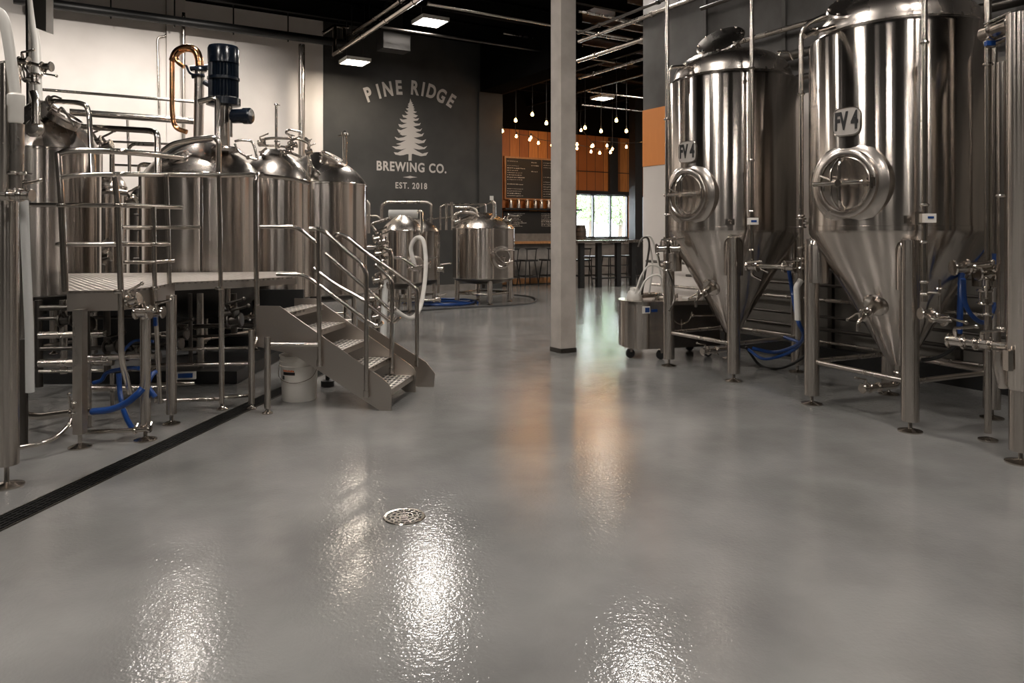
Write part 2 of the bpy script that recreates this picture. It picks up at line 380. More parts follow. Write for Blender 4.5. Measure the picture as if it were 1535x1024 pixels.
for u_ in (-3.4, -1.6, .2, 2.0): wall_fill_spot(u_, 'added unseen spotlight brightening the white wall from above')
for (x, y) in ((-5.1, 11.3), (1.85, 10.2), (-2.9, 7.6), (-.2, 5.0), (2.6, 3.0), (-4.0, 3.5), (-1.5, 0), (3.4, -1.5), (-5.4, -1), (.2, -4)):
    panel_light((x, y, zl), .5, 'square lit ceiling panel above the brewing floor')

# ================================================================ FERMENTERS
def leg_unit(t, x, y, zt, r, name='leg', zb=.075, m='leg', zf=0, fr=.08):
    b = V((x, y, zf)); lg = MB().cyl(b+Z*zb, V((x, y, zt)), r, n=22).build(name, M[m], t)
    MB().lathe([(fr, 0), (fr, .008), (fr*.55, .018), (.016, .024), (.013, .03), (.013, zb+.01)], b, n=22).build('foot', M['steel'], lg)
    return lg
def valve(parent, p, ax, s=1.0, hv=None, m='steel'):
    p = V(p); ax = V(ax).normalized(); hv = V(hv) if hv else ax.orthogonal(); hv = (hv-ax*hv.dot(ax)).normalized()
    b = MB(); b.cyl(p-ax*.035*s, p+ax*.035*s, .024*s, n=12)
    for q in (-1, 1): b.ring(p+ax*(q*.03*s), ax, .024*s, .012*s, .012*s, 14)
    b.cyl(p, p+hv*.05*s, .01*s, n=8)
    v = b.build('valve', M[m], parent)
    h = MB(); q = p+hv*.05*s; sd = ax
    h.tube([q, q+hv*.012*s, q+hv*.02*s+sd*.05*s, q+hv*.03*s+sd*.09*s], .007*s, 6, bend=.02); h.sph(q+hv*.03*s+sd*.09*s, .011*s, 8)
    h.build('handle', M[m], v); return v
def clampat(parent, pts, axs, r):
    for p, a in zip(pts, axs):
        c = MB(); c.ring(p, a, r, .012, .018, 16); a = V(a).normalized(); o = a.orthogonal().normalized()
        c.cyl(V(p)+o*(r+.008), V(p)+o*(r+.035), .006, n=6); c.build('clamp', M['steel'], parent)
def wrap_text(s, size, sx, fn, thick=.002, off=0.0, sp=1.0):
    cu = bpy.data.curves.new('t', 'FONT'); cu.body = s; cu.size = size; cu.align_x = 'CENTER'; cu.align_y = 'CENTER'; cu.offset = off; cu.space_character = sp
    o = bpy.data.objects.new('t', cu); col.objects.link(o); dg = bpy.context.evaluated_depsgraph_get()
    me = bpy.data.meshes.new_from_object(o.evaluated_get(dg)); mb = MB()
    vs = [fn(v.co.x*sx, v.co.y, 0) for v in me.vertices]; vb = [fn(v.co.x*sx, v.co.y, thick) for v in me.vertices]
    mb.add(vs, [tuple(p.vertices) for p in me.polygons]); mb.add(vb, [tuple(p.vertices) for p in me.polygons])
    n = len(vs); ed = {}
    for p in me.polygons:
        for a, b in p.edge_keys: ed[(a, b)] = ed.get((a, b), 0)+1
    mb.add([], []); 
    mb.f += [(a, b, b+n, a+n) for (a, b), c in ed.items() if c == 1]
    bpy.data.objects.remove(o); bpy.data.meshes.remove(me); bpy.data.curves.remove(cu)
    return mb
def fermenter(cx, cy, base, man, ptop, label, mz=1.74, R=.645):
    c = V((cx, cy, 0)); t = thing('fermenter', label, 'fermenter', c, 'cone bottomed fermenters')
    def az(deg, r, z): a = math.radians(deg); return c+V((math.cos(a)*r, math.sin(a)*r, z))
    MB().lathe([(R-.012, 1.385), (R, 1.397), (R, 1.43), (R-.002, 1.432), (R-.002, 2.85), (R-.012, 2.872), (R-.05, 2.893), (R-.06, 2.897)], c, n=96).build('shell', M['tank'], t)
    MB().lathe([(.055, .36), (.075, .38), (.12, .455), (R-.004, 1.37), (R-.001, 1.396)], c, n=96).build('cone', M['tank'], t)
    d = [(R-.075, 2.893), (R-.066, 2.91), (R-.07, 2.93)]
    for k in range(11):
        a = math.radians(90*k/10); d.append((max((R-.075)*math.cos(a)**.8, .001), 2.93+.27*math.sin(a)))
    MB().lathe(d, c, n=72).build('dome', M['dome'], t)
    MB().torus(c+Z*2.893, Z, R-.062, .012, 72).build('rim', M['steel'], t)
    for k in range(4):
        p = az(base+90*k, .62, 0); lg = leg_unit(t, p.x, p.y, 1.33, .058)
        q = az(base+90*k, .575, 0); pd = MB(); pd.lathe([(.086, .98), (.088, 1.27), (.08, 1.31), (.055, 1.34), (.0, 1.355)], q, n=20); pd.build('leg_pad', M['tank'], t)
    for k in range(4):
        a = az(base+90*k, .62, .345); b = az(base+90*k+90, .62, .345); MB().cyl(a, b, .019, n=12).build('brace', M['satin'], t)
    # outlet elbow under the cone
    o = MB(); side = az(man-10, 1, 0)-c; dn = c+Z*.2
    o.tube([c+Z*.38, dn, dn+side*.3], .027, 12, bend=.07); op = o.build('outlet_pipe', M['steel'], t)
    clampat(op, [c+Z*.3, dn+side*.2], [Z, side], .027); valve(op, dn+side*.33, side, 1.1, hv=Z)
    # shadowless manway
    n = (az(man, 1, 0)-c); up = Z; tx = up.cross(n)
    mc = az(man, R-.075, mz)
    mw = MB().lathe([(.318, -.01), (.312, .045), (.285, .066), (.25, .074), (.245, .098), (.236, .104), (.208, .104), (.200, .096), (.200, .05)], mc, n, 56).build('manway', M['dome'], t)
    MB().lathe([(.198, .05), (.198, .088), (.188, .094), (.12, .084), (.0, .078)], mc, n, 48).build('manway_door', M['satin'], mw)
    h0 = mc+n*.155
    x = MB(); x.tube([mc+n*.10+up*.185, h0+up*.15, h0+up*.03, h0-up*.03, h0-up*.15, mc+n*.10-up*.185], .014, 8, bend=.08)
    x.tube([mc+n*.10+up*.18-tx*.05, h0+up*.11-tx*.07, h0-up*.11-tx*.07, mc+n*.10-up*.18-tx*.05], .009, 8, bend=.1); x.build('crossbar', M['steel'], mw)
    x = MB(); x.cyl(mc+n*.09, h0+n*.02, .026, n=12); x.cyl(h0-tx*.21, h0+tx*.17, .016, n=10); x.cyl(h0, h0-tx*.17+up*.06-n*.02, .009, n=8)
    x.sph(h0-tx*.21, .017, 8); x.sph(h0+tx*.17, .017, 8); x.cyl(h0+tx*.10, h0+tx*.15, .019, n=10); x.build('hand_screw', M['steel'], mw)
    x = MB(); x.box(mc+tx*.215+n*.105, (.05, .06, .04), tx, up, n); x.cyl(mc+tx*.215+n*.12-up*.05, mc+tx*.215+n*.12+up*.05, .012, n=8); x.build('hinge', M['steel'], mw)
    # name plate
    def cylmap(off): return lambda X, Y, D: az(man+ptop[1]-math.degrees(-X/R), R+off+D, ptop[0]+Y)
    pm = MB(); fn = cylmap(.004); ring = []
    for k in range(32):
        a = 2*math.pi*k/32; ca, sa = math.cos(a), math.sin(a); ring.append((.108*abs(ca)**.5*(1 if ca > 0 else -1), .10*abs(sa)**.5*(1 if sa > 0 else -1)))
    g = 10; vs = []; fs = []
    for k in range(g+1):
        for (a, b) in ring: vs.append(fn(a*k/g, b*k/g, .004))
    for k in range(g):
        for i in range(32): j = (i+1) % 32; fs.append((k*32+i, k*32+j, (k+1)*32+j, (k+1)*32+i))
    m0 = len(vs); vs += [fn(a, b, -.004) for a, b in ring]; fs += [(g*32+i, g*32+(i+1) % 32, m0+(i+1) % 32, m0+i) for i in range(32)]
    pl = MB().add(vs, fs).build('name_plate', M['plate_face'], t)
    e = MB(); e.tube([fn(a*1.01, b*1.01, .003) for a, b in ring]+[fn(ring[0][0]*1.01, ring[0][1]*1.01, .003)], .0045, 6, bend=0); e.build('plate_rim', M['steel'], pl)
    wrap_text('FV 4', .180, .56, cylmap(.010), .003, .006).build('lettering', M['ink'], pl)
    # small sample port plate
    a2 = man+38; bp = MB(); q = az(a2, R+.004, 1.475); n2 = az(a2, 1, 0)-c; t2 = Z.cross(n2)
    bp.box(q, (.085, .05, .012), t2, Z, n2); bp.torus(q+n2*.008, n2, .016, .006, 14, 6); bp.cyl(q+n2*.005+t2*.02, q+n2*.03+t2*.02, .008, n=8); bp.build('sample_port', M['steel'], t)
    # cone side port with valve
    a3 = man+5; n3 = (az(a3, 1, 0)-c); q = az(a3, .30, .86)
    nn = (n3+Z*-.45).normalized(); sp = MB(); sp.lathe([(.092, 0), (.092, .05), (.08, .06), (.065, .055), (.04, .05), (.034, .16)], q, nn, 24); spo = sp.build('side_port', M['steel'], t)
    tip = q+nn*.17; valve(spo, tip+nn*.03, nn, 1.1, hv=n3.cross(Z))
    x = MB(); x.tube([tip+nn*.06, tip+nn*.14, tip+nn*.14-Z*.07], .015, 8, bend=.03); x.tube([tip+nn*.10, tip+nn*.10+Z*.06], .01, 6); x.sph(tip+nn*.1+Z*.06, .014, 8); x.build('tap', M['steel'], spo)
    return t, c, az
f1, c1, az1 = fermenter(2.99, 5.68, -111, -149, (2.19, 0), 'tall cone bottomed steel fermenter at right, larger and nearer, cut by top edge')
f2, c2, az2 = fermenter(2.215, 7.40, -105, -146, (2.15, 0), 'tall cone bottomed steel fermenter behind the nearer one, open lid tilted on its dome')
def top_lid(t, c, px, py, Y, ax, s=1.0, base=3.05):
    p = P(px, py, Y); ax = V(ax).normalized()
    mb = MB().lathe([(.16*s, -.17*s), (.16*s, -.02), (.175*s, -.018)], p, ax, 32); nk = mb.build('manway_neck', M['steel'], t)
    MB().lathe([(.168*s, -.012), (.225*s, -.008), (.232*s, .004), (.222*s, .018), (.12*s, .03), (.001, .034)], p, ax, 40).build('manway_lid', M['dome'], nk)
    o = ax.orthogonal().normalized(); o2 = ax.cross(o)
    for k in range(8):
        x = MB()
        a = k*math.pi/4+.3; q = p+(o*math.cos(a)+o2*math.sin(a))*.205*s; x.cyl(q-ax*.07, q+ax*.02, .009, n=8); x.sph(q-ax*.07, .016, 8); x.sph(q+ax*.022, .013, 8); x.build('lid_clamp', M['steel'], nk)
top_lid(f2, c2, 1080, 62, 7.22, (-.46, -.50, .74), 1.05)
top_lid(f1, c1, 1290, 5, 5.55, (-.42, -.45, .8), 1.05)
# fittings on the dome shoulders
def dome_fit(t, pts, r, name='spray_pipe', cl=()):
    mb = MB(); mb.tube(pts, r, 10, bend=.05); o = mb.build(name, M['steel'], t)
    for i in cl: clampat(o, [V(pts[i])], [V(pts[i])-V(pts[i-1])], r)
    return o
dome_fit(f2, [P(1003, 125, 7.05), P(1003, 101, 7.05), P(1028, 99, 7.1), P(1048, 101, 7.2)], .016, cl=(2,))
dome_fit(f2, [P(1168, 92, 7.3), P(1168, 78, 7.3), P(1182, 76, 7.3), P(1189, 90, 7.3)], .012, 'relief_valve', cl=(1,))
x = MB()
for k in range(6): x.sph(P(1040+k*4, 106-k*3, 7.1), .02, 8)
x.build('fitting_bolts', M['steel'], f2)
dome_fit(f1, [P(1205, 54, 5.3), P(1222, 47, 5.35), P(1250, 40, 5.45)], .02, cl=(1,))
dome_fit(f1, [P(1490, 38, 5.3), P(1478, 30, 5.35), P(1462, 22, 5.4)], .022, cl=(1,))

# ================================================================ PIPES AT THE FERMENTERS
def run(name, label, cat, pts, r, clamps=(), valves=(), group=None, m='steel', bend=.06, n=10):
    mb = MB(); mb.tube(pts, r, n, bend=bend); o = mb.build(name, M[m]); tag(o, label, cat, group)
    for p, a in clamps: clampat(o, [V(p)], [V(a)], r)
    for v in valves: valve(o, *v)
    return o
pX = P(1127, 345, 6.62); up = lambda p, z: V((p.x, p.y, z))
o = run('riser_pipe', 'polished vertical pipe down the front of the fermenter behind, with grey gauge box', 'pipe', [up(pX, 4.6), up(pX, 1.12)], .019,
        [(up(pX, 2.03), Z), (up(pX, 1.57), Z), (up(pX, 1.22), Z), (up(pX, 2.86), Z)])
b = MB(); b.box(up(pX, 1.48)+V((0, -.03, 0)), (.085, .05, .06)); b.build('gauge_box', M['white'], o)
MB().box(up(pX, 1.48)+V((0, -.057, 0)), (.05, .004, .02)).build('display', M['blue'], o)
valve(o, up(pX, 1.10)+V((.02, 0, -.03)), (1, 0, -.5), 1.1, hv=(0, -1, 0)); x = MB(); q = up(pX, 1.07)
x.tube([q, q+V((.0, 0, -.08)), q+V((.08, 0, -.12))], .012, 8, bend=.03); x.build('elbow', M['steel'], o)
pX = P(1386, 345, 4.93)
o = run('riser_pipe', 'polished vertical pipe down the front of the nearer fermenter, with grey gauge box', 'pipe', [up(pX, 3.6), up(pX, .92)], .019,
        [(up(pX, 1.57), Z), (up(pX, 1.32), Z), (up(pX, 1.05), Z), (up(pX, .97), Z), (up(pX, 2.66), Z)])
b = MB(); b.box(up(pX, 1.48)+V((.01, -.03, 0)), (.075, .05, .06)); b.build('gauge_box', M['white'], o)
MB().box(up(pX, 1.48)+V((-.05, .0, 0)), (.05, .04, .085)).build('gauge_bracket', M['steel'], o)
MB().box(up(pX, 1.485)+V((.01, -.057, 0)), (.04, .004, .014)).build('display', M['blue'], o)
q = up(pX, .98); x = MB(); x.tube([q, q+V((.09, -.02, 0)), q+V((.09, -.02, -.16))], .009, 8, bend=.02); x.torus(q+V((.09, -.02, .03)), Z, .032, .006, 18, 6); x.cyl(q+V((.09, -.02, .0)), q+V((.09, -.02, .09)), .008, n=8); x.build('sample_tap', M['steel'], o)
valve(o, q+V((.085, -.02, -.17)), (1, 0, -.3), 1.3, hv=(0, -1, .2)); valve(o, up(pX, .84)+V((.0, -.02, 0)), (1, 0, 0), 1.2, hv=(-.3, -1, -.4))
pX = P(1201, 345, 6.2)
o = run('riser_pipe', 'vertical pipe in the gap between the two tall fermenters, hooked over at the top', 'pipe', [V((2.95, 6.0, 3.28)), V((2.62, 6.15, 3.20)), up(pX, 3.12), up(pX, .98)], .02,
        [(up(pX, 2.55), Z), (up(pX, 1.52), Z), (up(pX, 1.25), Z), (up(pX, 1.09), Z)], bend=.12)
valve(o, up(pX, 1.12), Z, 1.3, hv=(0, -1, 0)); valve(o, up(pX, 1.46), Z, 1.2, hv=(.6, -1, 0))
e1 = P(1128, 399, 6.45); e2 = P(1186, 400, 6.2); e3 = up(pX, .98)
o = run('transfer_pipe', 'horizontal pipe with valves joining the fermenter cone to the riser between tanks', 'pipe', [e1, e2, V((e3.x-.03, e3.y, e2.z))], .02, [(e2-V((.06, 0, 0)), e2-e1)])
valve(o, e1, e2-e1, 1.5, hv=(0, -1, .3)); valve(o, e2-V((.02, 0, 0)), e2-e1, 1.4, hv=(0, -1, .5))
o = run('drop_hose', 'pale plastic sleeve hanging from the riser between fermenters', 'hose', [e3, P(1194, 430, 6.2), P(1196, 480, 6.2)], .026, m='pale', bend=.02)
pX = P(1000, 345, 7.15)
o = run('riser_pipe', 'thin vertical pipe along the left edge of the fermenter behind', 'pipe', [up(pX, 3.9), up(pX, 1.0)], .02, [(up(pX, 2.48), Z), (up(pX, 1.55), Z), (up(pX, 1.30), Z)], n=12)
valve(o, up(pX, 1.22)+V((-.06, 0, 0)), (1, 0, 0), 1.4, hv=(0, -.3, 1)); valve(o, up(pX, 1.22)+V((.07, 0, 0)), (1, 0, 0), 1.4, hv=(0, -.3, 1)); valve(o, up(pX, 1.05), Z, 1.3, hv=(-1, -.4, 0))
x = MB(); x.cyl(up(pX, 1.22)-V((.11, 0, 0)), up(pX, 1.22)+V((.12, 0, 0)), .014, n=8); x.build('cross_tube', M['steel'], o)
q = up(pX, 1.0); tag(MB().curve([q, P(1001, 405, 7.1), P(1008, 425, 7.1), P(1010, 450, 7.05), P(1003, 466, 6.98)], .008).build('thin_hose', M['dark_steel']), 'thin dark hose curling from the left riser valve to the steel cart', 'hose')
pX = P(1481, 345, 4.88)
o = run('riser_pipe', 'vertical pipe in front of the right side of the nearer fermenter', 'pipe', [up(pX, 3.6), up(pX, .05)], .022, [(up(pX, 1.17), Z), (up(pX, 1.02), Z), (up(pX, .84), Z), (up(pX, 2.5), Z)])
valve(o, P(1477, 410, 4.86), (1, 0, 0), 1.5, hv=(0, -1, .3)); valve(o, P(1476, 445, 4.86), Z, 1.4, hv=(-.5, -1, 0))
MB().lathe([(.06, 0), (.06, .01), (.03, .02)], V((pX.x, pX.y, 0)), n=16).build('foot', M['steel'], o)
a_, b_ = P(1440, 409, 4.8), P(1502, 409, 4.9)
o = run('transfer_pipe', 'short horizontal pipe with clamps crossing the right riser at cone height', 'pipe', [a_+V((-.0, 0, .035)), b_+V((0, 0, .035))], .021, [(P(1459, 402, 4.82), (1, 0, 0)), (P(1488, 402, 4.88), (1, 0, 0))])
valve(o, a_+V((0, 0, .035)), (1, 0, .05), 1.5, hv=(0, -1, .3))
a_, b_ = P(1424, 510, 4.75), P(1515, 520, 4.5)
o = run('transfer_pipe', 'lower horizontal pipe with clamps and valve left of the right edge post', 'pipe', [a_, b_], .022, [(a_*.75+b_*.25, b_-a_), (a_*.5+b_*.5, b_-a_), (a_*.3+b_*.7, b_-a_)])
valve(o, a_*.9+b_*.1, b_-a_, 1.4, hv=(0, -.4, 1)); valve(o, a_*.45+b_*.55, b_-a_, 1.3, hv=(0, -.4, 1))
pX = P(1505, 345, 4.72)
o = run('riser_pipe', 'thick vertical pipe near the right edge, rising to the overhead manifold', 'pipe', [up(pX, 2.48), up(pX, .75)], .042, [(up(pX, 1.62), Z), (up(pX, .77), Z)], n=20)
tag(MB().tube([P(1499, 526, 4.5), P(1499, 548, 4.5), P(1507, 580, 4.5)], .04, 14, bend=.05).build('pump_housing', M['satin']), 'short fat steel pipe end under the right transfer pipe', 'pipe fitting')
o = run('air_line', 'thin pale vertical tube between the thick riser and right edge post', 'pipe', [P(1519, 60, 4.7), P(1517, 500, 4.7)], .009, m='pale')
o = run('riser_pipe', 'slim vertical pipe right of the nearer fermenter, ending under the manifold', 'pipe', [P(1491, 72, 5.0), P(1491, 380, 5.0)], .018)
# overhead manifold at the right edge
a_, b_ = P(1476, 52, 4.8), P(1560, 18, 4.3)
o = run('manifold_pipe', 'thick tilted manifold pipe at the top right corner with clamps', 'pipe', [a_, b_], .05, [(a_*.8+b_*.2, b_-a_), (a_*.45+b_*.55, b_-a_)], n=18)
a2, b2 = P(1478, 66, 4.78), P(1540, 45, 4.5)
o2 = run('manifold_pipe', 'lower tilted manifold branch with blue tag at the top right corner', 'pipe', [a2, P(1500, 58, 4.7), b2], .03, [(P(1494, 60, 4.74), b2-a2)])
MB().box(P(1484, 65, 4.7), (.055, .03, .03)).build('tag', M['blue'], o2)
o3 = run('lever_pipe', 'thin tilted rod resting along the top right manifold', 'pipe', [P(1475, 36, 4.72), P(1516, 18, 4.6)], .009)
# right edge support post
q = G(1530, 694); t = thing('support_leg', 'thick steel tank leg standing at the right picture edge', 'tank leg', V((q.x, q.y, 0)))
lg = leg_unit(t, q.x, q.y, .6, .062, fr=.085); MB().lathe([(.062, .44), (.076, .46), (.076, 2.7)], V((q.x, q.y, 0)), n=28).build('sleeve', M['leg'], t)
x = MB(); x.box(V((q.x-.09, q.y-.02, .62)), (.03, .05, .12)); x.build('bracket', M['steel'], t)
# wall pipework behind the fermenters
for i, z in enumerate((.22, .36, .5, .66, .82, .98, 1.15)):
    v0, v1 = (-1.0, 7.6) if i % 2 else (-1.0, 6.9)
    run('wall_pipe', ['lowest', 'second lowest', 'third lowest', 'fourth lowest', 'fifth lowest', 'second highest', 'highest'][i]+' of the low horizontal wall pipes behind the tall fermenters', 'pipe', [UV(UR-.1-.05*(i % 3), v0, z), UV(UR-.1-.05*(i % 3), v1, z)], .016+.004*(i % 2), group='pipes low on the right wall', m='dark_steel' if i % 3 else 'satin')
for i, vv in enumerate((1.2, 2.3, 3.6, 4.9, 6.4)):
    mb = MB(); mb.box(UV(UR-.03, vv, .65), (.05, .05, 1.28), A, B, Z); tag(mb.build('pipe_bracket', M['dark_steel']), 'upright bracket holding the low wall pipes behind the fermenters', 'bracket', 'brackets on the right wall')
for i, (z, r_) in enumerate(((3.05, .035), (3.3, .05), (3.62, .03), (4.15, .025))):
    run('wall_pipe', ['lowest long pipe high on the right wall above fermenter domes', 'thick long pipe high on the right wall behind the open lid', 'slim long pipe on the grey upper right wall', 'topmost long pipe on the grey upper right wall'][i],
        'pipe', [UV(UR-.14-.05*(i % 2), -2, z), UV(UR-.14-.05*(i % 2), 6.6, z)], r_, m='dark_steel' if i != 2 else 'satin')
for i in range(7):
    mb = MB(); mb.box(UV(UR-.02, -.5+i*1.2, 4.3), (.03, .05, 2.7), A, B, Z); struct(mb, 'trim_%d' % (60+i), M['gray_wall'])
# blue hoses
def hose(label, pts, r=.017, m='blue'): return tag(MB().curve(pts, r).build('hose', M[m]), label, 'hose')
hose('blue hose looping down behind the fermenter cones, beside the pale sleeve', [P(1182, 402, 6.6), P(1188, 440, 6.7), P(1196, 480, 6.4), P(1205, 505, 6.5), P(1190, 520, 6.9), P(1160, 528, 7.2), P(1128, 522, 7.3)], .018)
hose('second blue hose lying lower behind the fermenter leg braces', [P(1175, 505, 6.9), P(1198, 515, 6.8), P(1180, 530, 7.0), P(1145, 538, 7.2), P(1122, 524, 7.4)], .015)
hose('thin dark hose drooping on the floor behind the rear fermenter', [P(1118, 520, 7.5), P(1140, 548, 7.5), P(1170, 552, 7.3), P(1205, 535, 7.1), P(1225, 505, 7.1)], .013, 'rubber')
hose('blue hose hanging at far right behind the vertical risers', [P(1492, 352, 5.2), P(1478, 366, 5.25), P(1455, 395, 5.3), P(1442, 412, 5.25), P(1440, 450, 5.2), P(1438, 500, 5.2)], .021)
hose('blue hose loop hanging right of the nearer fermenter cone', [P(1490, 362, 5.3), P(1490, 380, 5.35), P(1487, 400, 5.35), P(1478, 406, 5.3)], .021)
hose('blue hose crossing under the right transfer pipe valve', [P(1444, 418, 4.95), P(1447, 455, 5.0), P(1462, 478, 5.0), P(1480, 482, 5.05), P(1492, 455, 5.1)], .016)
hose('black hose sagging behind the nearer fermenter right leg', [P(1382, 540, 5.6), P(1405, 536, 5.5), P(1425, 525, 5.4), P(1445, 505, 5.2)], .014, 'rubber')

# ================================================================ STEEL CART
ca = G(948, 540); cart = thing('chiller_cart', 'stainless wheeled cart with rounded left end beside the left fermenter leg', 'cart', V((ca.x+.3, ca.y+.3, 0)))
zt_ = 1.4-(452-345)*7.9/F; r0 = .27
pl = []
cc = V((ca.x+.10, ca.y+.22, 0)); ex = V((.96, .28, 0)).normalized(); ey = V((-.28, .96, 0)).normalized()
for k in range(17):
    a = math.pi/2+math.pi*k/16; pl.append(cc+ex*(math.cos(a)*r0*.75)+ey*(math.sin(a)*r0))
pl += [cc+ex*.86-ey*r0, cc+ex*.86+ey*r0]
MB().prism([p+Z*.125 for p in pl], Z*(zt_-.155)).build('body', M['tank'], cart)
MB().prism([cc+(p-cc)*1.03+Z*(zt_-.03) for p in pl], Z*.03).build('top', M['steel'], cart)
x = MB().box(cc+ex*.55-ey*(r0+.006)+Z*(zt_*.5+.04), (.60, .012, zt_*.82-.06), ex, ey, Z); x.build('side_panel', M['dark_steel'], cart)
for q in (cc-ex*.12-ey*.05, cc+ex*.16-ey*.22, cc+ex*.75-ey*.2, cc+ex*.75+ey*.2):
    w_ = MB(); w_.lathe([(.012, -.02), (.044, -.02), (.052, -.01), (.052, .01), (.044, .02), (.012, .02)], q+Z*.052, ey, 20); wo = w_.build('caster', M['rubber'], cart)
    MB().box(q+Z*.1, (.03, .05, .06), ex, ey, Z).build('fork', M['steel'], wo)
q = cc-ex*.05-ey*(r0*.98)+Z*(zt_-.10)
pn = P(956, 459, 7.52); MB().box(cc-ex*.04-ey*(r0+.004)+Z*(zt_-.085), (.085, .012, .075), ex, ey, Z).build('label_plate', M['white'], cart)
MB().box(cc-ex*.03-ey*(r0+.012)+Z*(zt_-.085), (.05, .006, .05), ex, ey, Z).build('label_mark', M['blue'], cart)
MB().box(cc+ex*.055-ey*(r0+.006)+Z*(zt_-.095), (.07, .012, .03), ex, ey, Z).build('label_strip', M['blue'], cart)
x = MB(); x.tube([cc+ex*.24-ey*(r0+.02)+Z*(zt_-.1), cc+ex*.27-ey*(r0+.02)+Z*(zt_-.2), cc+ex*.36-ey*(r0+.02)+Z*(zt_-.26), cc+ex*.47-ey*(r0+.02)+Z*(zt_-.22), cc+ex*.5-ey*(r0+.02)+Z*(zt_-.12)], .009, 8, bend=.05)
x.cyl(cc+ex*.37-ey*(r0+.02)+Z*(zt_-.33), cc+ex*.37-ey*(r0+.02)+Z*(zt_-.2), .009, n=8); x.build('drain_line', M['steel'], cart)
x = MB(); x.cyl(cc+ex*.5-ey*(r0+.03)+Z*(zt_-.16), cc+ex*.85-ey*(r0+.1)+Z*(zt_-.16), .012, n=8); x.sph(cc+ex*.5-ey*(r0+.03)+Z*(zt_-.16), .022, 10); x.build('side_tap', M['steel'], cart)
pu = thing('transfer_pump', 'small steel pump with clamps on top of the wheeled cart', 'pump', cc+ex*.32+Z*zt_)
x = MB(); x.lathe([(.11, 0), (.12, .015), (.12, .05), (.10, .065), (.05, .075), (.0, .078)], cc+ex*.33+Z*zt_, n=26); x.cyl(cc+ex*.2+Z*(zt_+.05), cc+ex*.02+ey*.02+Z*(zt_+.04), .03, n=14); x.build('housing', M['steel'], pu)
x = MB(); x.ring(cc+ex*.33+Z*(zt_+.03), Z, .12, .014, .02, 26)
for k in range(8): a = k*math.pi/4; x.cyl(cc+ex*.33+V((math.cos(a), math.sin(a), 0))*.137+Z*(zt_+.008), cc+ex*.33+V((math.cos(a), math.sin(a), 0))*.137+Z*(zt_+.06), .008, n=6)
x.build('clamp_ring', M['satin'], pu)
fl = P(950, 433, 7.6); tag(MB().lathe([(.085, 0), (.09, .02), (.07, .085), (.05, .10), (.045, .13), (0, .135)], V((cc.x-.04, cc.y+.02, zt_)), n=20).build('hose_reducer', M['pale']), 'pale conical hose end standing on the left end of the cart', 'hose fitting')
def hz(px, py, Y=7.75): return P(px, py, Y)
tag(MB().curve([hz(952, 440), hz(962, 412), hz(974, 398), hz(990, 402), hz(1002, 420), hz(1003, 444)], .010).build('hose', M['pale']), 'middle arch of pale hose rising above the wheeled cart', 'hose')
tag(MB().curve([hz(958, 440, 7.65), hz(968, 420, 7.65), hz(985, 412, 7.65), hz(998, 425, 7.65), hz(1001, 446, 7.65)], .010).build('hose', M['pale']), 'lowest small arch of pale hose on the wheeled cart', 'hose')
tag(MB().curve([hz(962, 442, 7.85), hz(967, 410, 7.85), hz(973, 372, 7.85), hz(971, 357, 7.85), hz(962, 358, 7.85), hz(957, 370, 7.85)], .011).build('hose', M['dark_steel']), 'tall dark hose hooked over above the cart, left side', 'hose')
tag(MB().curve([hz(973, 440, 7.9), hz(978, 400, 7.9), hz(974, 368, 7.9), hz(969, 355, 7.9), hz(978, 360, 7.9), hz(988, 400, 7.9), hz(994, 440, 7.9)], .010).build('hose', M['pale']), 'tallest narrow loop of pale hose above the cart, against the white wall', 'hose')
x = MB().box(P(1010, 444, 7.55), (.12, .09, .012), ex, ey, Z); 
o = MB().box(cc+ex*.62-ey*.12+Z*(zt_+.012), (.22, .13, .022), ex, ey, Z).build('clipboard', M['pale']); tag(o, 'pale folded pad lying on the cart top by the fermenter leg', 'pad')
# ================================================================ BREWHOUSE KETTLES
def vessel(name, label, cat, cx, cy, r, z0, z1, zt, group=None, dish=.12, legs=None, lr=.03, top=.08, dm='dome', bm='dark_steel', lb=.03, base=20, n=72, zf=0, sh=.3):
    c = V((cx, cy, 0)); t = thing(name, label, cat, c, group)
    MB().lathe([(r-.01, z0), (r, z0+.012), (r, z1-.03), (r+.006, z1-.025), (r+.006, z1-.008), (r-.004, z1)], c, n=n).build('shell', M['tank'], t)
    d = [(r-.004, z1)]
    for k in range(1, 13):
        s = k/12; rr = (r-.004)*(1-s)+top*s; d.append((rr, z1+(zt-z1)*(sh*(1-(1-s)**5)+(1-sh)*s)))
    d.append((.001, zt+.004)); MB().lathe(d, c, n=n).build('dome', M[dm], t)
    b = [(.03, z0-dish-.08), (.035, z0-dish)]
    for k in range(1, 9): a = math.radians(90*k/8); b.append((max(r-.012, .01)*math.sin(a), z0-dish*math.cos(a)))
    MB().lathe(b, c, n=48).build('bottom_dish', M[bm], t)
    if legs:
        for k in range(legs):
            a = math.radians(base+360*k/legs); leg_unit(t, cx+math.cos(a)*(r-lr*1.6), cy+math.sin(a)*(r-lr*1.6), z0-.0, lr, zb=lb+.02, fr=lr*1.3, zf=zf)
        for k in range(legs):
            a = math.radians(base+360*k/legs); b2 = math.radians(base+360*(k+1)/legs); q = r-lr*1.6
            MB().cyl((cx+math.cos(a)*q, cy+math.sin(a)*q, z0*.4), (cx+math.cos(b2)*q, cy+math.sin(b2)*q, z0*.4), lr*.45, n=8).build('brace', M['satin'], t)
    return t
k1 = vessel('kettle', 'nearest brew kettle, wide steel vessel under the dark blue motor', 'kettle', -3.22, 7.65, .575, .82, 1.97, 2.32, 'brewhouse kettles', dish=.34, legs=4, lr=.035, bm='shaded_steel', zf=.116)
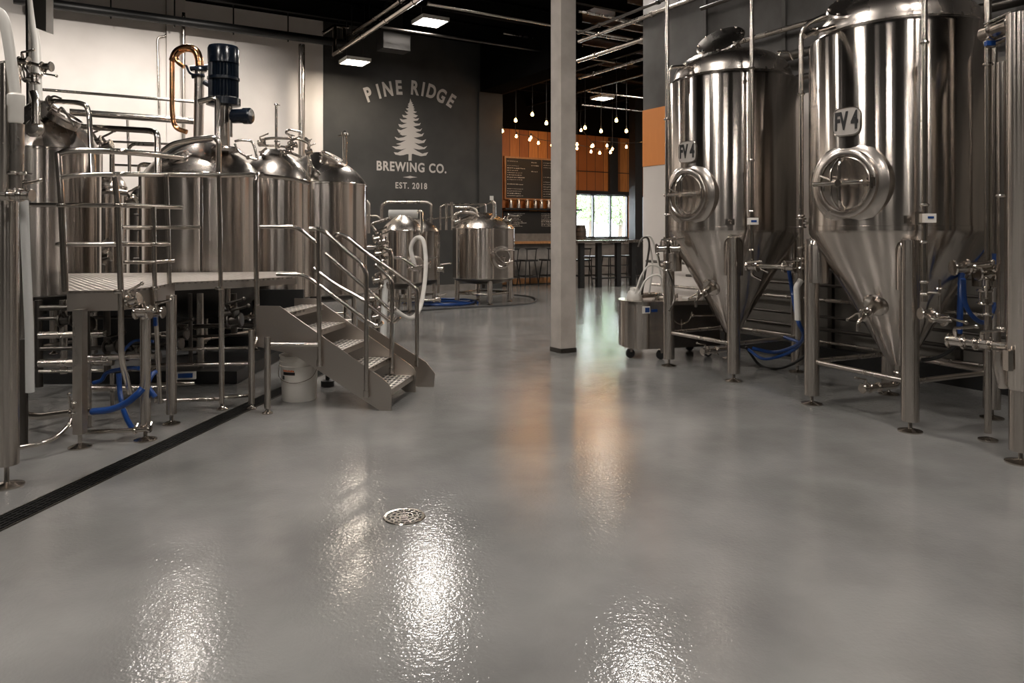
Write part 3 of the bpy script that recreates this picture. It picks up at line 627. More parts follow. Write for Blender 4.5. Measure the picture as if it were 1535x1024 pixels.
k2 = vessel('kettle', 'middle brew kettle squeezed between two wider ones behind the stairs', 'kettle', -2.83, 8.75, .42, .60, 2.0, 2.36, 'brewhouse kettles', legs=3)
k3 = vessel('kettle', 'rightmost brew kettle beside the dark painted wall, hatch tilted on its dome', 'kettle', -2.60, 9.85, .64, .56, 2.02, 2.44, 'brewhouse kettles', legs=4, base=-25, lr=.035, bm='dark_steel')
kl = vessel('kettle', 'far left steel kettle with an open hatch lid and drum behind the platform', 'kettle', -4.60, 7.2, .50, .78, 2.18, 2.66, 'brewhouse kettles', legs=4, lr=.04, bm='shaded_steel', zf=.116)
ks = vessel('slim_vessel', 'slim steel vessel seen just right of the far left kettle', 'vessel', *P(164, 300, 9.2).xy, .20, .5, 1.95, 2.12, legs=3, n=40)
ks2 = vessel('slim_vessel', 'narrow second steel vessel in the gap before the nearest brew kettle', 'vessel', *P(210, 300, 10.6).xy, .16, .5, 1.88, 2.0, legs=3, n=40)
def ppart(t, name, pts, r, m='steel', bend=.05, cl=(), n=10):
    mb = MB(); mb.tube([P(*p) for p in pts], r, n, bend=bend); o = mb.build(name, M[m], t)
    for i in cl:
        j = max(i, 1); clampat(o, [P(*pts[i])], [P(*pts[j])-P(*pts[j-1])], r)
    return o
# motor and gearbox on the nearest kettle
mx_, my_ = P(335, 200, 7.45).xy
def mz(py): return 1.4+(345-py)*7.45/F
mo = thing('agitator_motor', 'dark blue finned motor standing on the nearest brew kettle', 'motor', V((mx_, my_, mz(228))))
x = MB(); nn = 72; z_a, z_b = mz(146), mz(92)
vs = []; fs = []
for z in (z_a, z_b):
    for k in range(nn): a = 2*math.pi*k/nn; rr = .146 if k % 3 == 0 else .122; vs.append(V((mx_+math.cos(a)*rr, my_+math.sin(a)*rr, z)))
fs = [(k, (k+1) % nn, nn+(k+1) % nn, nn+k) for k in range(nn)]+[tuple(range(nn)), tuple(range(nn, 2*nn))]
x.add(vs, fs).build('motor_body', M['motor'], mo)
MB().lathe([(.150, mz(96)), (.152, mz(74)), (.14, mz(70)), (.08, mz(68.5)), (0, mz(68.5))], (mx_, my_, 0), n=36).build('fan_cover', M['motor'], mo)
x = MB(); x.lathe([(.15, mz(121)), (.156, mz(120)), (.156, mz(117)), (.15, mz(116))], (mx_, my_, 0), n=36); x.build('band', M['motor'], mo); x = MB(); x.lathe([(.13, mz(150)), (.165, mz(148)), (.165, mz(158)), (.12, mz(160))], (mx_, my_, 0), n=36); x.build('flange', M['motor'], mo)
x = MB(); x.lathe([(.10, mz(228)), (.10, mz(224)), (.062, mz(220)), (.06, mz(165)), (.075, mz(160)), (.095, mz(156))], (mx_, my_, 0), n=30)
for k in range(4): a = k*math.pi/2+.5; x.cyl((mx_+math.cos(a)*.075, my_+math.sin(a)*.075, mz(205)), (mx_+math.cos(a)*.075, my_+math.sin(a)*.075, mz(157)), .012, n=8)
x.build('gearbox_neck', M['dome'], mo)
x = MB(); x.lathe([(.05, 0), (.072, .02), (.072, .13), (.082, .135), (.082, .20), (.07, .215), (0, .22)], (mx_+.09, my_-.03, mz(175)), V((1, -.1, 0)), 28); x.build('side_motor', M['motor'], mo)
# copper vapour pipe
cp = thing('copper_pipe', 'hooked copper pipe rising left of the dark blue motor', 'pipe', P(262, 215, 8.1))
Yc = 8.1
ppart(cp, 'copper_loop', [(280, 198, Yc), (262, 192, Yc), (258, 170, Yc), (258, 88, Yc), (264, 78, Yc)], .027, 'copper', .13, n=16)
ppart(cp, 'copper_bow', [(259, 92, Yc), (264, 77, Yc), (280, 71, Yc), (294, 75, Yc), (299, 90, Yc), (299, 102, Yc)], .044, 'copper', .16, n=18)
ppart(cp, 'inner_loop', [(276, 100, Yc-.05), (266, 93, Yc-.05), (263, 84, Yc-.05), (270, 77, Yc-.05)], .026, 'copper', .1, n=14)
ppart(cp, 'standpipe', [(299, 104, Yc), (297, 222, Yc)], .052, 'satin', n=20, cl=(0,))
x = MB(); x.cyl(P(286, 103, Yc-.02), P(312, 101, Yc-.02), .03, n=12); x.ring(P(299, 105, Yc), Z, .05, .03, .035, 20); x.cyl(P(288, 115, Yc-.03), P(306, 113, Yc-.03), .022, n=10)
x.tube([P(279, 98, Yc-.05), P(285, 112, Yc-.08), P(300, 112, Yc-.08)], .013, 8); x.cyl(P(306, 123, Yc-.04), P(313, 127, Yc-.04), .03, n=12); x.build('actuator_valve', M['motor'], cp)
# dome fittings
ppart(k1, 'spray_pipe', [(238, 231, 7.0), (258, 216, 7.0), (290, 209, 7.0), (322, 206, 7.0), (328, 212, 7.0), (328, 260, 7.0)], .026, cl=(0, 5), n=12)
ppart(k1, 'vent_bow', [(298, 153, 7.3), (320, 147, 7.3), (326, 150, 7.3), (326, 212, 7.15)], .028, n=12)
ppart(k1, 'clamp_pipe', [(352, 212, 7.3), (360, 210, 7.3), (378, 211, 7.3), (382, 222, 7.3), (386, 240, 7.3)], .013)
ppart(k1, 'clamp_pipe', [(352, 216, 7.2), (358, 228, 7.15), (372, 236, 7.1), (386, 240, 7.1)], .012, cl=(2,))
ppart(k1, 'gasket_hose', [(244, 236, 7.15), (262, 222, 7.2), (285, 213, 7.25), (318, 209, 7.25)], .02, 'rubber', .1)
x = MB(); x.lathe([(.11, 0), (.115, .02), (.10, .03), (.09, .07), (.0, .08)], P(272, 240, 7.25), V((-.3, -.4, .85)), 24); x.build('hatch', M['dome'], k1)
x = MB(); x.lathe([(.13, 0), (.14, .03), (.12, .05), (.0, .055)], P(338, 228, 7.4), Z, 28); x.build('motor_flange', M['dome'], k1)
for tt, pts, r in ((k2, [(389, 220, 8.5), (392, 209, 8.5), (408, 207, 8.5), (448, 208, 8.5), (463, 215, 8.5)], .016), (k2, [(392, 218, 8.55), (418, 219, 8.55), (440, 222, 8.6)], .014),
                   (k2, [(436, 215, 8.4), (436, 203, 8.4), (427, 199, 8.4), (433, 194, 8.4), (452, 198, 8.4)], .013), (k2, [(420, 236, 8.6), (422, 226, 8.6), (434, 228, 8.6), (452, 236, 8.6)], .018),
                   (k2, [(391, 244, 8.6), (391, 228, 8.6), (400, 222, 8.6)], .014), (k3, [(457, 207, 9.2), (463, 212, 9.2), (463, 268, 9.2)], .02), (k3, [(463, 232, 9.15), (466, 248, 9.15), (480, 262, 9.2)], .016)):
    ppart(tt, 'clamp_pipe', pts, r, cl=(1,))
for p in ((434, 222, 8.4), (440, 218, 8.4), (431, 228, 8.4), (463, 228, 9.1), (392, 214, 8.45)): valve(k2 if p[0] < 460 else k3, P(*p), (1, 0, .2), 1.1, hv=(0, -.4, 1))
# hatch and stem on the right kettle
pc = P(500, 240, 9.7); ax = V((.50, -.15, .85)).normalized()
x = MB().lathe([(.165, -.10), (.165, 0), (.18, .005), (.185, .02), (.17, .035), (0, .045)], pc, ax, 32); hh = x.build('hatch', M['satin'], k3)
x = MB(); x.tube([P(484, 229, 9.6), P(492, 232, 9.55), P(512, 246, 9.6)], .014, 8); x.torus(P(484, 230, 9.6), V((0, 1, 0)), .03, .008, 14, 6); x.build('latch', M['steel'], hh)
ppart(k3, 'stem', [(517, 252, 9.75), (517, 203, 9.75)], .03, 'satin', cl=(0, 1)); x = MB(); x.lathe([(.05, 0), (.045, .03), (.0, .06)], P(517, 202, 9.75), Z, 12); x.cyl(P(517, 203, 9.75), P(507, 204, 9.75), .01, n=6); x.build('stem_cap', M['satin'], k3)
# far left kettle hatch and handle pipe
pc = P(97, 177, 6.95); ax = V((.52, .02, .85)).normalized()
x = MB().lathe([(.14, -.06), (.14, -.01), (.165, 0), (.172, .012), (.16, .025), (.13, .018), (.02, .025), (0, .025)], pc, ax, 36); hh = x.build('hatch', M['satin'], kl)
x = MB(); x.torus(pc+ax*.03, ax, .15, .010, 32, 6); x.tube([P(87, 168, 6.8), P(92, 160, 6.75), P(98, 168, 6.75), P(112, 190, 6.8)], .011, 8); x.build('latch', M['steel'], hh)
o = ppart(kl, 'handle_pipe', [(72, 151, 6.8), (118, 154, 6.8), (130, 158, 6.8), (134, 175, 6.8), (138, 262, 6.6)], .024, n=12, cl=(0,))
x = MB(); x.torus(P(74, 151, 6.75), V((1, 0, 0)), .04, .01, 14, 6); x.tube([P(72, 151, 6.75), P(80, 143, 6.75), P(92, 148, 6.75)], .01, 6); x.tube([P(75, 158, 6.75), P(72, 166, 6.75)], .01, 6); x.build('clamp_cluster', M['dark_steel'], kl)
x = MB(); x.lathe([(.08, 0), (.085, .03), (.06, .06), (0, .065)], P(54, 193, 6.65), V((0, -1, .1)), 22); x.tube([P(54, 188, 6.6), P(54, 152, 6.7), P(50, 140, 6.8)], .035, 12); x.build('side_nozzle', M['satin'], kl)
ppart(ks, 'clamp_pipe', [(150, 262, 9.0), (150, 222, 9.0), (158, 212, 9.0), (168, 225, 9.0), (168, 262, 9.0)], .03, cl=(1,)); ppart(ks, 'ring_pipe', [(140, 290, 8.8), (160, 286, 8.75), (190, 290, 8.9)], .035)
ppart(ks2, 'clamp_pipe', [(208, 262, 9.4), (208, 248, 9.4), (215, 245, 9.4), (232, 247, 9.4)], .02)
for p in ((146, 212, 8.9), (160, 218, 8.9), (150, 380, 8.7), (158, 386, 8.7), (148, 392, 8.7), (196, 300, 9.3)): valve(ks if p[0] < 190 else ks2, P(*p), (1, .1, .3), 1.8, hv=(0, -.5, 1))

# ================================================================ PLATFORM
dk = thing('platform', 'raised steel work platform with chequered plate deck in front of kettles', 'platform', G(103, 437, 1.0)*1.0-Z*1.0)
pts = [(103, 437), (180, 436), (230, 431), (262, 424), (380, 419), (443, 415), (443, 407), (104, 410)]
poly = [G(a, b, 1.0) for a, b in pts]
MB().prism([p-Z*.012 for p in poly], Z*.012).build('deck_plate', M['deck'], dk)
fz = [.13, .13, .13, .06, .06]
for i, h in enumerate(fz):
    a, b = poly[i], poly[i+1]; d = (b-a).normalized(); nrm = V((d.y, -d.x, 0)); q = .012
    MB().prism([a+Z*.004, b+Z*.004, b-Z*h, a-Z*h], -nrm*q).build('fascia', M['plate'], dk)
a, b = poly[5], poly[6]; MB().prism([a, b, b-Z*.06, a-Z*.06], V((.012, 0, 0))).build('fascia', M['plate'], dk)
a, b = poly[7], poly[0]; MB().prism([a, b, b-Z*.13, a-Z*.13], V((-.012, 0, 0))).build('fascia', M['plate'], dk)
# deck legs
q = G(120, 671); lg = MB().box(V((q.x, q.y, .49)), (.062, .062, .80)).build('leg', M['satin'], dk); MB().lathe([(.07, 0), (.07, .008), (.035, .02), (.013, .03), (.013, .09)], V((q.x, q.y, 0)), n=20).build('foot', M['steel'], lg)
q = G(218, 660); leg_unit(dk, q.x, q.y, .86, .033, fr=.072)
q = G(257, 636); leg_unit(dk, q.x, q.y, .93, .036, fr=.06)
q = G(333, 614); leg_unit(dk, q.x, q.y, .94, .017, fr=.045, m='steel')
# guard rail
FY = [(60, 4.9), (92, 4.78), (177, 4.79), (230, 5.12), (262, 5.42), (329, 5.62), (383, 5.86), (470, 6.3)]
def fy(px):
    for (a, ya), (b, yb) in zip(FY, FY[1:]):
        if px <= b: return ya+(yb-ya)*max(0, (px-a))/(b-a)
    return FY[-1][1]
gr = thing('guard_rail', 'pipe guard rail with many crossbars around the front of the platform', 'railing', P(98, 437, 4.74))
def rail(pts, r, name='rail', off=-.03, m='steel', bend=.05): 
    mb = MB(); mb.tube([P(a, b, fy(a)+off) for a, b in pts], r, 10, bend=bend); return mb.build(name, M[m], gr)
rail([(86, 232), (98, 227), (115, 225), (180, 227), (237, 232), (272, 236)], .021)
rail([(92, 266), (115, 262), (180, 261), (251, 262), (329, 263), (384, 262), (440, 268), (462, 275)], .016)
rail([(45, 307), (180, 308), (272, 311)], .015, off=-.045)
rail([(182, 341), (250, 341), (300, 341)], .014, off=-.045); rail([(87, 366), (180, 366), (253, 366)], .016, off=-.045); rail([(184, 393), (228, 393), (260, 391)], .013, off=-.045)
for pts_, r in (([(87, 230), (92, 300), (98, 437)], .021), ([(172, 266), (177, 310), (181, 437), (182, 540), (190, 570), (195, 590)], .019), ([(230, 310), (232, 432), (235, 500), (240, 605)], .016), ([(249, 260), (252, 340), (254, 426)], .016),
              ([(302, 264), (302, 407)], .010), ([(328, 264), (330, 340), (332, 605)], .017), ([(386, 500), (384, 400), (383, 272), (386, 262), (394, 261)], .020)):
    mb = MB(); mb.tube([P(a, b, fy(a)-.04) for a, b in pts_], r, 10, bend=.06); o = mb.build('post', M['steel'], gr)
for a, b in ((177, 308), (177, 437), (232, 432), (252, 341), (252, 311), (92, 308), (90, 366), (232, 366), (249, 262), (328, 432), (302, 262)):
    MB().ring(P(a, b, fy(a)-.04), Z, .018, .012, .022, 14).build('collar', M['steel'], gr)
q = G(240, 655); 
# leaning valve parts under the platform
o = run('cleaning_valve', 'valve cluster with handles on top of a leg under the platform edge', 'valve', [P(215, 478, 4.87), P(213, 452, 4.85), P(205, 447, 4.85)], .02)
valve(o, P(214, 468, 4.8), (1, 0, 0), 1.4, hv=(0, -1, .2)); valve(o, P(200, 450, 4.8), (1, 0, .3), 1.2, hv=(0, -.5, 1)); valve(o, P(236, 468, 5.0), (1, 0, 0), 1.2, hv=(0, -.5, 1))
MB().box(P(233, 482, 5.0), (.02, .02, .06)).build('tag', M['blue'], o)

# upper pipework left, before the white wall
run('overhead_pipe', 'thin horizontal pipe highest across the white wall left of the motor', 'pipe', [P(60, 134, 8.6), P(292, 153, 9.4)], .018)
run('overhead_pipe', 'thick horizontal pipe behind the far left kettle hatch, left of the copper pipe', 'pipe', [P(104, 168, 7.9), P(293, 182, 8.6)], .038, n=14)
run('overhead_pipe', 'horizontal pipe bending down to the guard rail left of the nearest kettle', 'pipe', [P(124, 190, 6.9), P(226, 196, 6.7), P(236, 200, 6.65), P(237, 262, 6.6)], .028, bend=.1)
run('overhead_pipe', 'thin pipe low on the white wall behind the platform', 'pipe', [P(140, 211, 9.9), P(300, 218, 10.1)], .016)
run('overhead_pipe', 'lower thin pipe on the white wall behind slim vessels', 'pipe', [P(170, 247, 10.0), P(240, 250, 10.1)], .016)
run('upright_pipe', 'upright rail post behind the slim vessels', 'pipe', [P(191, 180, 10.1), P(194, 262, 10.1)], .018, m='satin')
run('upright_pipe', 'slim bowed pipe from slim vessels toward the nearest kettle', 'pipe', [P(194, 262, 9.8), P(194, 220, 9.8), P(200, 216, 9.8), P(240, 218, 9.8)], .022, m='satin')
run('upright_pipe', 'upright pipe with ball end between two brew kettles against the wall', 'pipe', [P(414, 225, 9.2), P(414, 155, 9.2)], .017, [(P(414, 157, 9.2), Z), (P(414, 212, 9.2), Z)])
for i, y in enumerate((300, 322, 345, 366, 388)):
    run('rack_pipe', 'short pipe in the ladder-like rack between slim vessels and nearest kettle', 'pipe', [P(200, y, 10.2), P(232, y+1, 10.3)], .018, group='rack pipes beside the nearest kettle', m='dark_steel')
run('rack_upright', 'dark upright of the pipe rack left of the nearest kettle', 'pipe', [P(210, 262, 10.2), P(212, 440, 10.2)], .022, m='dark_steel')
run('mast_pipe', 'pale wall pipe rising left of the far left kettle', 'pipe', [P(44, -40, 7.9), P(50, 40, 7.9), P(54, 60, 7.9), P(58, 158, 7.7)], .040, [(P(57, 112, 7.75), Z)], m='pale', n=14)
x = run('mast_pipe', 'dark vertical pipe behind the pale pipe at the upper left', 'pipe', [P(43, -40, 8.4), P(45, 200, 8.4)], .035, m='dark_steel', n=12)
o = run('cross_pipe', 'clamped cross pipe with small valves on the upper left pale pipe', 'pipe', [P(30, 90, 7.6), P(55, 97, 7.6), P(72, 101, 7.6)], .018)
valve(o, P(70, 100, 7.6), (1, 0, 0), 1.5, hv=(0, -.5, -1)); valve(o, P(36, 92, 7.6), (1, 0, 0), 1.5, hv=(0, -.5, 1)); valve(o, P(52, 118, 7.6), Z, 1.5, hv=(-1, -.2, 0))
tag(MB().curve([P(36, 96, 7.6), P(30, 110, 7.6), P(38, 122, 7.6), P(42, 110, 7.6), P(35, 100, 7.6)], .014).build('tube_loop', M['dark_steel']), 'small coiled tube hanging from the upper left valve arm', 'tube')

# near left pole, hose and clamped pipes
q = G(10, 729); t = thing('support_leg', 'thick steel tank leg at the left picture edge in front of the floor drain channel', 'tank leg', V((q.x, q.y, 0)))
leg_unit(t, q.x, q.y, 1.58, .06, zb=.12, fr=.085); MB().lathe([(.06, 1.56), (.068, 1.58), (.068, 2.3), (0, 2.33)], V((q.x, q.y, 0)), n=26).build('sleeve', M['leg'], t)
hp = thing('suction_hose', 'thick pale hose arching down at the upper left corner into a clamped pipe', 'hose', P(25, 292, 3.95))
x = MB(); x.curve([P(-25, 22, 3.95), P(-8, 16, 3.95), P(4, 26, 3.95), P(12, 60, 3.95), P(19, 110, 3.95), P(24, 150, 3.95)], .027, 16); x.build('hose_body', M['pale'], hp)
x = MB(); x.lathe([(.030, 0), (.036, .01), (.036, .09), (.042, .10), (.042, .15), (.034, .16)], P(24, 185, 3.95), P(24, 140, 3.95)-P(24, 185, 3.95), 22); x.build('cuff', M['white'], hp)
x = MB(); x.cyl(P(25, 186, 3.95), P(25, 290, 3.95), .036, n=20); x.build('steel_end', M['satin'], hp); clampat(hp, [P(25, 260, 3.95), P(25, 288, 3.95)], [Z, Z], .036)
o = run('transfer_pipe', 'horizontal clamped pipe crossing the left edge leg at middle height', 'pipe', [P(-20, 293, 3.82), P(42, 294, 3.82)], .021, [(P(15, 293, 3.82), (1, 0, 0)), (P(32, 293, 3.82), (1, 0, 0))])
valve(o, P(38, 293, 3.82), (1, 0, 0), 1.0, hv=(0, -.2, 1)); x = MB(); x.torus(P(38, 273, 3.82), V((0, 1, 0)), .012, .004, 12, 6); x.build('ring_pull', M['steel'], o)
x = MB().curve([P(36, 298, 3.95), P(38, 360, 3.95), P(42, 450, 3.95), P(44, 500, 3.95), P(45, 588, 3.95)], .022, 14)
tag(x.build('hanging_tube', M['clear']), 'translucent pale tube hanging down beside the left edge leg', 'tube')
q = G(34, 668, 0); run('side_pipe', 'steel pipe standing just behind the left edge leg, turning right near the floor', 'pipe', [P(36, 300, 5.1), P(36, 622, 5.1), P(60, 625, 5.05), P(112, 618, 4.85), P(140, 617, 4.8)], .024, [(P(108, 619, 4.86), (1, 0, 0))], n=12)
q = G(33, 672); run('stub_leg', 'short steel leg with foot behind the left edge leg', 'tank leg', [V((q.x, q.y, 0)), V((q.x, q.y, .7))], .035, m='dark_steel')

# under-platform pipework, hoses; black panel and base added in place of shade
tag(MB().box(V((-4.08, 8.28, .37)), (3.46, .03, .72)).build('shade_panel', M['black']), 'added black upright shade panel behind the pipes beneath the platform', 'panel')  # black sheet added where only shade lies under the deck
tag(MB().box(V((-4.0, 7.42, .06)), (3.0, 1.5, .11)).build('shade_base', M['black']), 'low added black shade skid under the nearest and far left brew kettles', 'block')  # black slab added over the lit floor to stand in for shade
for i, (y, x0, x1, Y0, Y1, r, mm) in enumerate(((462, 60, 250, 6.0, 6.3, .022, 'dark_steel'), (478, 58, 200, 6.0, 6.2, .014, 'dark_steel'), (503, 58, 160, 5.7, 5.8, .028, 'satin'), (523, 60, 246, 5.9, 6.2, .016, 'dark_steel'),
        (545, 58, 170, 5.5, 5.6, .03, 'satin'), (537, 122, 232, 5.2, 5.3, .022, 'satin'), (557, 58, 240, 6.0, 6.2, .014, 'satin'), (583, 120, 262, 5.3, 5.5, .022, 'satin'), (548, 225, 372, 6.0, 6.2, .016, 'steel'), (524, 264, 380, 6.2, 6.4, .014, 'satin'),
        (577, 225, 292, 5.6, 5.7, .016, 'steel'), (601, 232, 330, 5.5, 5.8, .015, 'satin'), (596, 335, 372, 5.8, 5.9, .013, 'satin'), (490, 270, 380, 6.6, 6.8, .02, 'dark_steel'), (505, 262, 384, 6.8, 6.9, .012, 'dark_steel'))):
    run('floor_pipe', ('left' if x1 < 210 else 'right' if x0 > 220 else 'middle')+' '+('upper' if y < 510 else 'mid height' if y < 560 else 'low')+' horizontal pipe in the dim tangle underneath the platform', 'pipe', [P(x0, y, Y0), P(x1, y-3, Y1)], r, group='pipes underneath the platform', m=mm)
for i, (x_, y0, y1, Y, r) in enumerate(((58, 450, 580, 6.1, .03), (95, 450, 560, 6.2, .03), (130, 460, 650, 5.6, .022), (133, 545, 640, 5.2, .016), (160, 450, 560, 6.0, .028), (168, 560, 610, 5.7, .016), (285, 440, 545, 6.4, .018), (300, 440, 560, 6.9, .03), (350, 440, 500, 6.8, .03))):
    run('standing_pipe', 'upright pipe in the dim tangle underneath the platform', 'pipe', [P(x_, y0, Y), P(x_+1, y1, Y)], r, group='uprights underneath the platform', m='dark_steel' if i % 2 == 0 else 'satin')
for i, (x_, y) in enumerate(((128, 486), (168, 520), (200, 530), (100, 480), (262, 515), (270, 500), (345, 470), (352, 480), (228, 535))):
    v = valve(dk, P(x_, y, 5.9), (1, 0, .1), 1.6, hv=(0, -.6, 1), m='dark_steel'); 
tag(MB().curve([P(138, 617, 4.75), P(165, 614, 4.72), P(188, 605, 4.7), (P(205, 592, 4.7)), P(214, 582, 4.72)], .022, 12).build('hose', M['blue']), 'thick blue hose curving up to the round platform leg', 'hose')
tag(MB().curve([P(178, 560, 5.2), P(180, 590, 5.2), P(186, 618, 5.1), P(197, 640, 5.0), P(204, 645, 4.95)], .018, 10).build('hose', M['blue']), 'blue hose dropping to a low valve beneath the platform', 'hose')
tag(MB().curve([P(228, 590, 4.9), P(232, 594, 4.9), P(222, 578, 4.9), P(228, 562, 4.95), P(233, 558, 5.0)], .016, 10).build('hose', M['blue']), 'short blue hose hooked right of the round platform leg', 'hose')
tag(MB().curve([P(140, 574, 5.5), P(152, 570, 5.5), P(162, 558, 5.5), P(190, 552, 5.4), P(208, 552, 5.3)], .015, 10).build('hose', M['blue']), 'blue hose strung between pipes deep beneath the platform', 'hose')
tag(MB().curve([P(170, 535, 5.4), P(176, 537, 5.4), P(200, 512, 5.4), P(230, 512, 5.4)], .011, 8).build('hose', M['blue']), 'thin blue hose highest beneath the platform', 'hose')
o = run('drain_pipe', 'low pipe with clamp at the round platform leg near the floor', 'pipe', [P(128, 648, 4.85), P(200, 645, 4.85), P(226, 643, 4.82)], .015, [(P(203, 645, 4.85), (1, 0, 0)), (P(224, 643, 4.82), (1, 0, 0))])
o = run('curved_pipe', 'curved steel hose tail sweeping left near the floor drain channel', 'pipe', [P(26, 671, 4.45), P(60, 666, 4.5), P(85, 656, 4.6), P(104, 636, 4.7), P(108, 628, 4.72)], .014, [(P(105, 638, 4.7), Z)], bend=.12)
valve(o, P(112, 610, 4.72), Z, 1.1, hv=(.2, -1, .5))
tag(MB().box(P(278, 563, 6.0), (.16, .03, .06), V((.98, .2, 0)), V((-.2, .98, 0))).build('sign_plate', M['pale']), 'small blue and white tag plate hanging under the platform', 'tag')
tag(MB().box(P(278, 563, 5.975), (.11, .02, .035), V((.98, .2, 0)), V((-.2, .98, 0))).build('tag_mark', M['blue']), 'blue mark on the small plate hanging under the platform', 'tag mark')
run('outlet_pipe', 'pipe and tee at the bottom outlet of the nearest kettle', 'pipe', [P(342, 430, 6.6), P(342, 478, 6.6), P(352, 478, 6.55), P(385, 474, 6.5)], .02, [(P(342, 460, 6.6), Z), (P(354, 478, 6.55), (1, 0, 0)), (P(374, 476, 6.5), (1, 0, 0))])

# ================================================================ STAIRS
st = thing('stairs', 'short steel stair with perforated treads and pipe handrails', 'stairs', G(586, 616))
n0 = G(586, 616); rd = V((-.99, .11, 0)).normalized(); wd = V((.16, .985, 0)).normalized(); Wd = .66   # up-run direction and width direction
def S(t, z, w=0): return n0+rd*t+wd*w+Z*z
def stringer(w):
    pr = [S(.0, 0, w), S(.0, .17, w), S(.02, .21, w), S(.07, .25, w), S(.90, .80, w), S(1.09, .80, w), S(1.09, .48, w), S(.78, .42, w), S(.12, .02, w), S(.09, 0, w)]
    return MB().prism(pr, wd*.012).build('stringer', M['plate'], st)
stringer(0); stringer(Wd)
# outer splash plate at the far side
MB().prism([S(-.10, 0, Wd+.22), S(-.11, .12, Wd+.22), S(-.03, .22, Wd+.22), S(.6, .60, Wd+.22), S(.6, .34, Wd+.22), S(.05, 0, Wd+.22)], wd*.012).build('side_plate', M['plate'], st)
for i in range(5):
    z = .15+.15*i; t0 = .02+.2*i; d = .24 if i < 4 else .2
    cc_ = S(t0+d/2, z-.012, Wd/2+.006); o = MB().box(cc_, (d, Wd-.02, .02), rd, wd, Z).build('tread', M['tread'], st)
    MB().box(S(t0+.006, z-.022, Wd/2+.006), (.012, Wd-.02, .045), rd, wd, Z).build('nosing', M['plate'], o)
# ray to vertical plane through the stringer
def onpl(px, py, w):
    p0 = S(0, 0, w); nn_ = V((rd.y, -rd.x, 0)); d = V(((px-767.5)/F, 1, -(py-HY)/F)); t = (p0-V((0, 0, H))).dot(nn_)/d.dot(nn_); return d*t+V((0, 0, H))
def srail(pts, w, r=.018, name='handrail', bend=.07): mb = MB(); mb.tube([onpl(a, b, w) for a, b in pts], r, 10, bend=bend); return mb.build(name, M['steel'], st)
wn_, wf = -.025, Wd-.03
srail([(549, 595), (549, 408), (541, 394), (520, 377), (488, 348), (475, 344), (464, 343)], wn_, bend=.1)
srail([(479, 549), (477, 345), (477, 340)], wn_, name='post')
srail([(391, 340), (446, 340), (475, 364)], wn_, .016)
srail([(415, 411), (456, 412), (477, 426), (549, 480), (566, 490), (574, 483)], wn_, .016)
srail([(470, 402), (500, 425), (549, 452)], wn_, .016)
srail([(488, 380), (520, 407), (549, 433)], wn_, .015)
srail([(587, 560), (588, 424), (582, 414), (562, 396), (565, 402)], wf, name='post', bend=.06)
srail([(549, 432), (588, 468)], wf, .015)
srail([(549, 455), (589, 485), (600, 476)], wf, .015)
wo = Wd+.235
srail([(625, 549), (625, 434), (618, 427), (590, 407), (548, 378), (520, 355), (507, 350), (503, 354)], wo, .019, bend=.09)
srail([(551, 423), (590, 455), (622, 478)], wo, .014) if False else None
for (a, b, w) in ((479, 549, wn_), (549, 595, wn_), (587, 560, wf), (625, 549, wo)):
    q = onpl(a, b, w); MB().cyl(q, q+Z*.05, .024, n=12).build('post_base', M['steel'], st)
q = G(401, 620); leg_unit(st, q.x, q.y, 1.4-(505-345)*q.y/F, .024, zb=.04, fr=.04)
q = G(377, 613); leg_unit(st, q.x, q.y, 1.4-(495-345)*q.y/F, .024, zb=.04, fr=.04)
x = MB(); x.cyl(P(404, 517, 5.62), P(477, 517, 5.66), .016, n=10); x.build('brace', M['steel'], st)
x = MB(); x.tube([P(386, 500, 5.85), P(384, 512, 5.8), P(378, 520, 5.75)], .022, 10); x.build('brace', M['steel'], st)
# bucket
q = G(440, 605); q = V((q.x-.0, q.y+.16, 0)); bk = thing('bucket', 'white plastic pail standing under the steel stair', 'bucket', q)
MB().lathe([(.0, .0), (.132, .0), (.137, .01), (.149, .28), (.158, .282), (.158, .292), (.15, .294), (.151, .318), (.16, .32), (.16, .33), (.153, .332), (.154, .362), (.161, .364), (.161, .374), (.146, .374), (.132, .02), (0, .02)], q, n=48).build('pail_body', M['white'], bk)
def bc(X, Y_, D): a = math.radians(-97)+X/.145; return q+V((math.cos(a)*(.146+D), math.sin(a)*(.146+D), .235+Y_))
x = MB()
for k in range(10): a0, a1 = -.085+.011*k, -.085+.011*(k+1); x.add([bc(a0, .012, .002), bc(a1, .012, .002), bc(a1, -.012, .002), bc(a0, -.012, .002)], [(0, 1, 2, 3)])
x.build('label_band', M['ink'], bk)
x = MB()
for k in range(8): a0 = -.083+.013*k; x.add([bc(a0, .030-.003*(k % 2), .003), bc(a0+.010, .030-.003*(k % 2), .003), bc(a0+.010, .014, .003), bc(a0, .014, .003)], [(0, 1, 2, 3)])
x.build('label_stripe', M['orange'], bk)
x = MB()
for k in range(3): a0 = -.10+.01*k; x.add([bc(a0, -.02, .002), bc(a0+.009, -.02, .002), bc(a0+.009, -.05, .002), bc(a0, -.05, .002)], [(0, 1, 2, 3)])
x.build('label_block', M['ink'], bk)
x = MB(); x.curve([q+V((-.165, 0, .30)), q+V((-.13, -.11, .20)), q+V((0, -.17, .165)), q+V((.13, -.11, .20)), q+V((.165, 0, .30))], .003, 6); x.build('bail_handle', M['steel'], bk)
tag(MB().lathe([(.06, 0), (.06, .05), (.02, .06), (.02, .16), (.05, .17), (.05, .19)], G(478, 590)+V((0, .3, 0)), n=18).build('floor_pump', M['black']), 'small black pump on the floor behind the bucket under the stair', 'pump')

